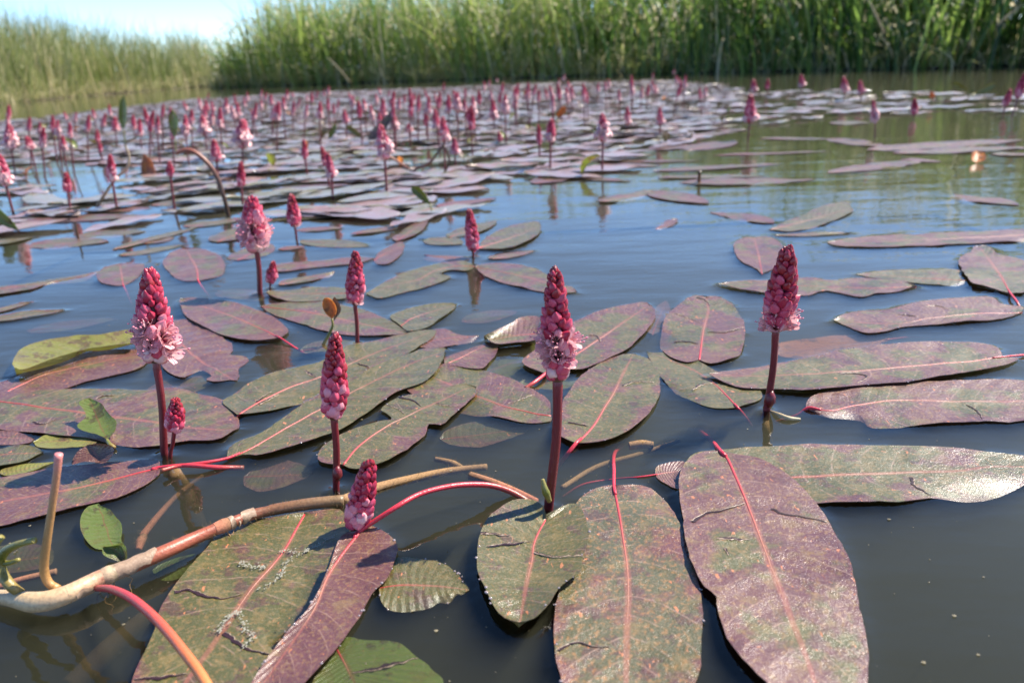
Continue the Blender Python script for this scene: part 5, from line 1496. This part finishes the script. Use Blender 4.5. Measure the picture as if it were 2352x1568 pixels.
# ---- curled leaf ends and young leaves that poke out of the mat
def curl_mesh(seed):
    q = random.Random(seed)
    Lh, w, roll = q.uniform(0.018, 0.034), q.uniform(0.005, 0.010), q.uniform(0.6, 1.5)
    n_, nv = 12, 4
    rows = []
    for i in range(n_):
        u = i / (n_ - 1)
        a = 0.25 + roll * u
        c = Vector((0, Lh * (math.cos(0.25) - math.cos(a)) / roll * 1.2, Lh * (math.sin(a) - math.sin(0.25)) / roll * 1.2))
        ww = w * max(math.sin(math.pi * (0.08 + 0.92 * u)), 0.02) ** 0.7
        nrm = Vector((0, -math.sin(a), math.cos(a)))
        rows.append([c + Vector((ww * j / nv, 0, 0)) + nrm * (w * 0.7 * (j / nv) ** 2 * (1 if j > 0 else 0.6)) for j in range(-nv, nv + 1)])
    t = MB()
    t.grid(rows, lambda i, j: (i / (n_ - 1), j / (2 * nv)))
    t.tube([Vector((0, 0.0, -0.02)), Vector((0, -0.001, -0.004)), rows[0][nv], rows[2][nv]], [0.0012, 0.0012, 0.0010, 0.0004], 6)
    return t

CURL = [(curl_mesh(200 + k).build('young_leaf', M[mt], data_only=True)) for k, mt in enumerate(('leaf_far', 'leaf_olive', 'leaf_olive', 'leaf_yellow', 'leaf_orange', 'leaf_far'))]
spots_ = [c for c in cand if 0.9 < c[1] < 4.2]
rr.shuffle(spots_)
for i, (X, Yy) in enumerate(spots_[:70]):
    o = thing('young_leaf', 'small curled leaf end poking up out of the far floating mat', 'leaf', (X + 0.03, Yy, 0.002), 'curled leaf ends in the far mat', CURL[rr.randrange(6)])
    o.rotation_euler = (rr.uniform(-0.3, 0.3), rr.uniform(-0.3, 0.3), rr.uniform(0, 6.28))
    s = rr.uniform(0.7, 1.25)
    o.scale = (s, s, s)
    o['purple'] = rr.uniform(-0.2, 0.6)

# ------------------------------------------------------------------ the water itself, drawn up a little along every wet edge
from mathutils import kdtree
kd = kdtree.KDTree(len(WET))
for i, (p, z) in enumerate(WET):
    kd.insert((p.x, p.y, 0), i)
kd.balance()
W0, W1, Y0, Y1, ZB = -26.0, 26.0, -4.0, 44.0, -0.30
gx0, gx1, gy0, gy1, st = -0.45, 0.45, 0.13, 0.80, 0.0016
nx, ny = int((gx1 - gx0) / st) + 1, int((gy1 - gy0) / st) + 1
xs, ys = np.linspace(gx0, gx1, nx), np.linspace(gy0, gy1, ny)
V = np.zeros((ny, nx, 3))
V[:, :, 0] = xs[None, :]
V[:, :, 1] = ys[:, None]
for j in range(1, ny - 1):
    y = ys[j]
    for i in range(1, nx - 1):
        co, k, d = kd.find((xs[i], y, 0))
        if d < 0.016:
            V[j, i, 2] = WET[k][1] * 0.62 * math.exp(-d / 0.0032)
edge = np.minimum.reduce([np.arange(nx)[None, :].repeat(ny, 0), (nx - 1 - np.arange(nx))[None, :].repeat(ny, 0), np.arange(ny)[:, None].repeat(nx, 1), (ny - 1 - np.arange(ny))[:, None].repeat(nx, 1)])
V[:, :, 2] *= np.clip(edge / 12.0, 0, 1)
verts = [tuple(p) for p in V.reshape(-1, 3)]
I = lambda i, j: j * nx + i
faces = [(I(i, j), I(i + 1, j), I(i + 1, j + 1), I(i, j + 1)) for j in range(ny - 1) for i in range(nx - 1)]
n0 = len(verts)
verts += [(W0, Y0, 0), (W1, Y0, 0), (W1, Y1, 0), (W0, Y1, 0), (W0, Y0, ZB), (W1, Y0, ZB), (W1, Y1, ZB), (W0, Y1, ZB)]
a, b_, c, d = n0, n0 + 1, n0 + 2, n0 + 3
e, f, g, h = n0 + 4, n0 + 5, n0 + 6, n0 + 7
p00, p10, p11, p01 = I(0, 0), I(nx - 1, 0), I(nx - 1, ny - 1), I(0, ny - 1)
faces += [(a, b_, p10, p00), (b_, c, p11, p10), (c, d, p01, p11), (d, a, p00, p01), (h, g, f, e), (a, e, f, b_), (b_, f, g, c), (c, g, h, d), (d, h, e, a)]
me = bpy.data.meshes.new('pond_water')
me.from_pydata(verts, [], faces)
sm = np.zeros(len(faces), dtype=bool)
sm[:-9] = True
me.polygons.foreach_set('use_smooth', sm)
me.materials.append(water_material())
me.update()
water = link('pond_water', me)
water['kind'] = 'structure'
